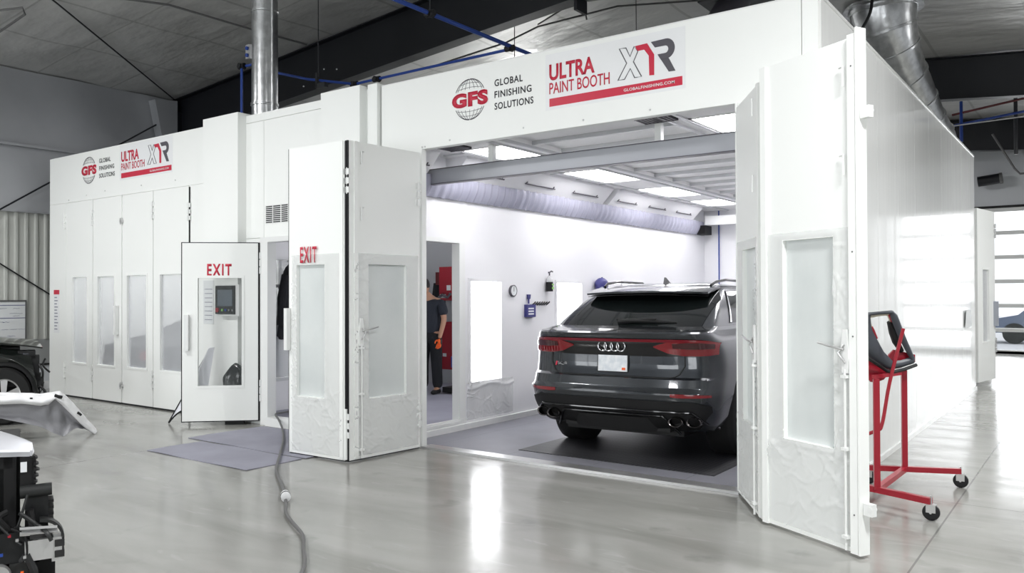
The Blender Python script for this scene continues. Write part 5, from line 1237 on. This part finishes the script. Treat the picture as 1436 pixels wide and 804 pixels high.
# ------------------------------------------------------------------ outside the garage door: parked cars
def far_car(x, y, mt, label, L=4.4, h=1.45, rz=0.):
    c = thing('parked_car', label, 'car', (x, y, -.05 if y > 18 else .006), rz)
    m = MB()
    pr = [(0, .35), (.05, .75), (.9, .92), (1.5, h), (3.2, h), (4.0, .98), (L, .85), (L, .35)]
    m.prism([(a, 0, b) for a, b in pr], (0, 1.8, 0)); m.build('body', M[mt], c, bevel=.08)
    MB().prism([(1.05, -.01, .95), (1.6, -.01, h - .08), (3.1, -.01, h - .08), (3.75, -.01, .98)], (0, 1.82, 0)).build('windows', M['carglass'], c, bevel=.01)
    for wx in (.8, 3.5): MB().cyl((wx, -.02, .33), (wx, .2, .33), .33, 24).build('wheel', M['tyre'], c)
    MB().box(-.02, .05, .1, .6, .55, .68).build('lamp', M['redpaint'], c, bevel=.01)
far_car(2.5, 24.0, 'carfar', 'blue grey car parked outside the garage door')
far_car(3.4, 31.0, 'carfar2', 'pale car parked farther out beyond the blue grey one', 4.6, 1.7)

# ------------------------------------------------------------------ lights
def area(name, loc, rot, sx, sy, energy, col=(1, 1, 1)):
    l = bpy.data.lights.new(name, 'AREA'); l.shape = 'RECTANGLE'; l.size = sx; l.size_y = sy; l.energy = energy; l.color = col
    o = bpy.data.objects.new(name, l); COL.objects.link(o); o.location = loc; o.rotation_euler = rot; return o
# high-bay strips added out of view to light floor, facade and ceiling
for i, (x, y) in enumerate(((-6.5, -4.2), (-2.5, -4.6), (1.8, -8.4), (6.2, -3.6), (7.8, 2.4), (7.8, 7.6), (-4.6, 8.4), (.2, 13.2))):
    h = thing('added_high_bay_light', 'unseen white high bay strip light added to light the workshop', 'light', (x, y, roofz(x) - .62), group='added high bay lights')
    MB().box(-.6, .6, -.16, .16, .02, .09).cyl((-.4, 0, .09), (-.4, 0, .6), .006, 6).cyl((.4, 0, .09), (.4, 0, .6), .006, 6).build('housing', M['white_trim'], h, bevel=.006)
    MB().box(-.58, .58, -.14, .14, -.005, .018).build('lens', M['added_hibay'], h, smooth=False)
    area('added_high_bay_lamp', (x, y, roofz(x) - .64), (0, 0, 0), 1.2, .3, 300 if x > 5 else 165)
    area('added_ceiling_uplight', (x, y, roofz(x) - .50), (PI, 0, 0), 1.2, .3, (95 if x > 5 else 95) if y > 2 else 26)  # upward lamp added to brighten the ceiling
W = bpy.data.worlds.new('daylight'); SC.world = W; W.use_nodes = True
bg = W.node_tree.nodes['Background']; bg.inputs['Color'].default_value = (.93, .96, 1, 1); bg.inputs['Strength'].default_value = 1.7
# daylight through the camera-side doors and the far door
for (x, e) in ((-5.7, 230), (.6, 230), (6.8, 230)): area('daylight_door', (x, -13.3, 1.9), (R(-90), 0, PI), 3.5, 3.4, e, (.95, .98, 1))
area('daylight_door', (4.9, 18.35, 1.9), (R(-90), 0, 0), 3.7, 3.5, 130, (.97, .99, 1))

# ------------------------------------------------------------------ camera
cam = bpy.data.cameras.new('camera'); cam.sensor_width = 36; cam.lens = 1139.0 / 1436 * 36; cam.clip_end = 200; cam.clip_start = .05
co = bpy.data.objects.new('camera', cam); COL.objects.link(co)
yaw = math.atan2(.589, .808); pitch = math.atan(12.3 / 1139); roll = R(-.2)
F0 = Vector((-math.sin(yaw), math.cos(yaw), 0)); R0 = Vector((math.cos(yaw), math.sin(yaw), 0)); U0 = Vector((0, 0, 1))
F = F0 * math.cos(pitch) + U0 * math.sin(pitch); U = U0 * math.cos(pitch) - F0 * math.sin(pitch)
Rt = R0 * math.cos(roll) + U * math.sin(roll); U2 = U * math.cos(roll) - R0 * math.sin(roll)
mw = Matrix((Rt, U2, -F)).transposed().to_4x4(); mw.translation = Vector((5.61, -6.17, 1.55)); co.matrix_world = mw
SC.camera = co
SC.view_settings.view_transform = 'Standard'; SC.view_settings.look = 'None'; SC.view_settings.gamma = 1; SC.view_settings.exposure = 0.0
SC.view_settings.use_curve_mapping = False
SC.cycles.use_denoising = True
SC.cycles.max_bounces = 10; SC.cycles.diffuse_bounces = 5; SC.cycles.transparent_max_bounces = 16; SC.cycles.sample_clamp_indirect = 6
SC.cycles.caustics_reflective = False; SC.cycles.caustics_refractive = False

# vehicle waiting inside the closed left booth, seen through the hazy panes
far_car(-6.0, .7, 'mattblack', 'dark vehicle inside the closed left booth, blurred behind its windows', 4.0, 1.15, R(90))
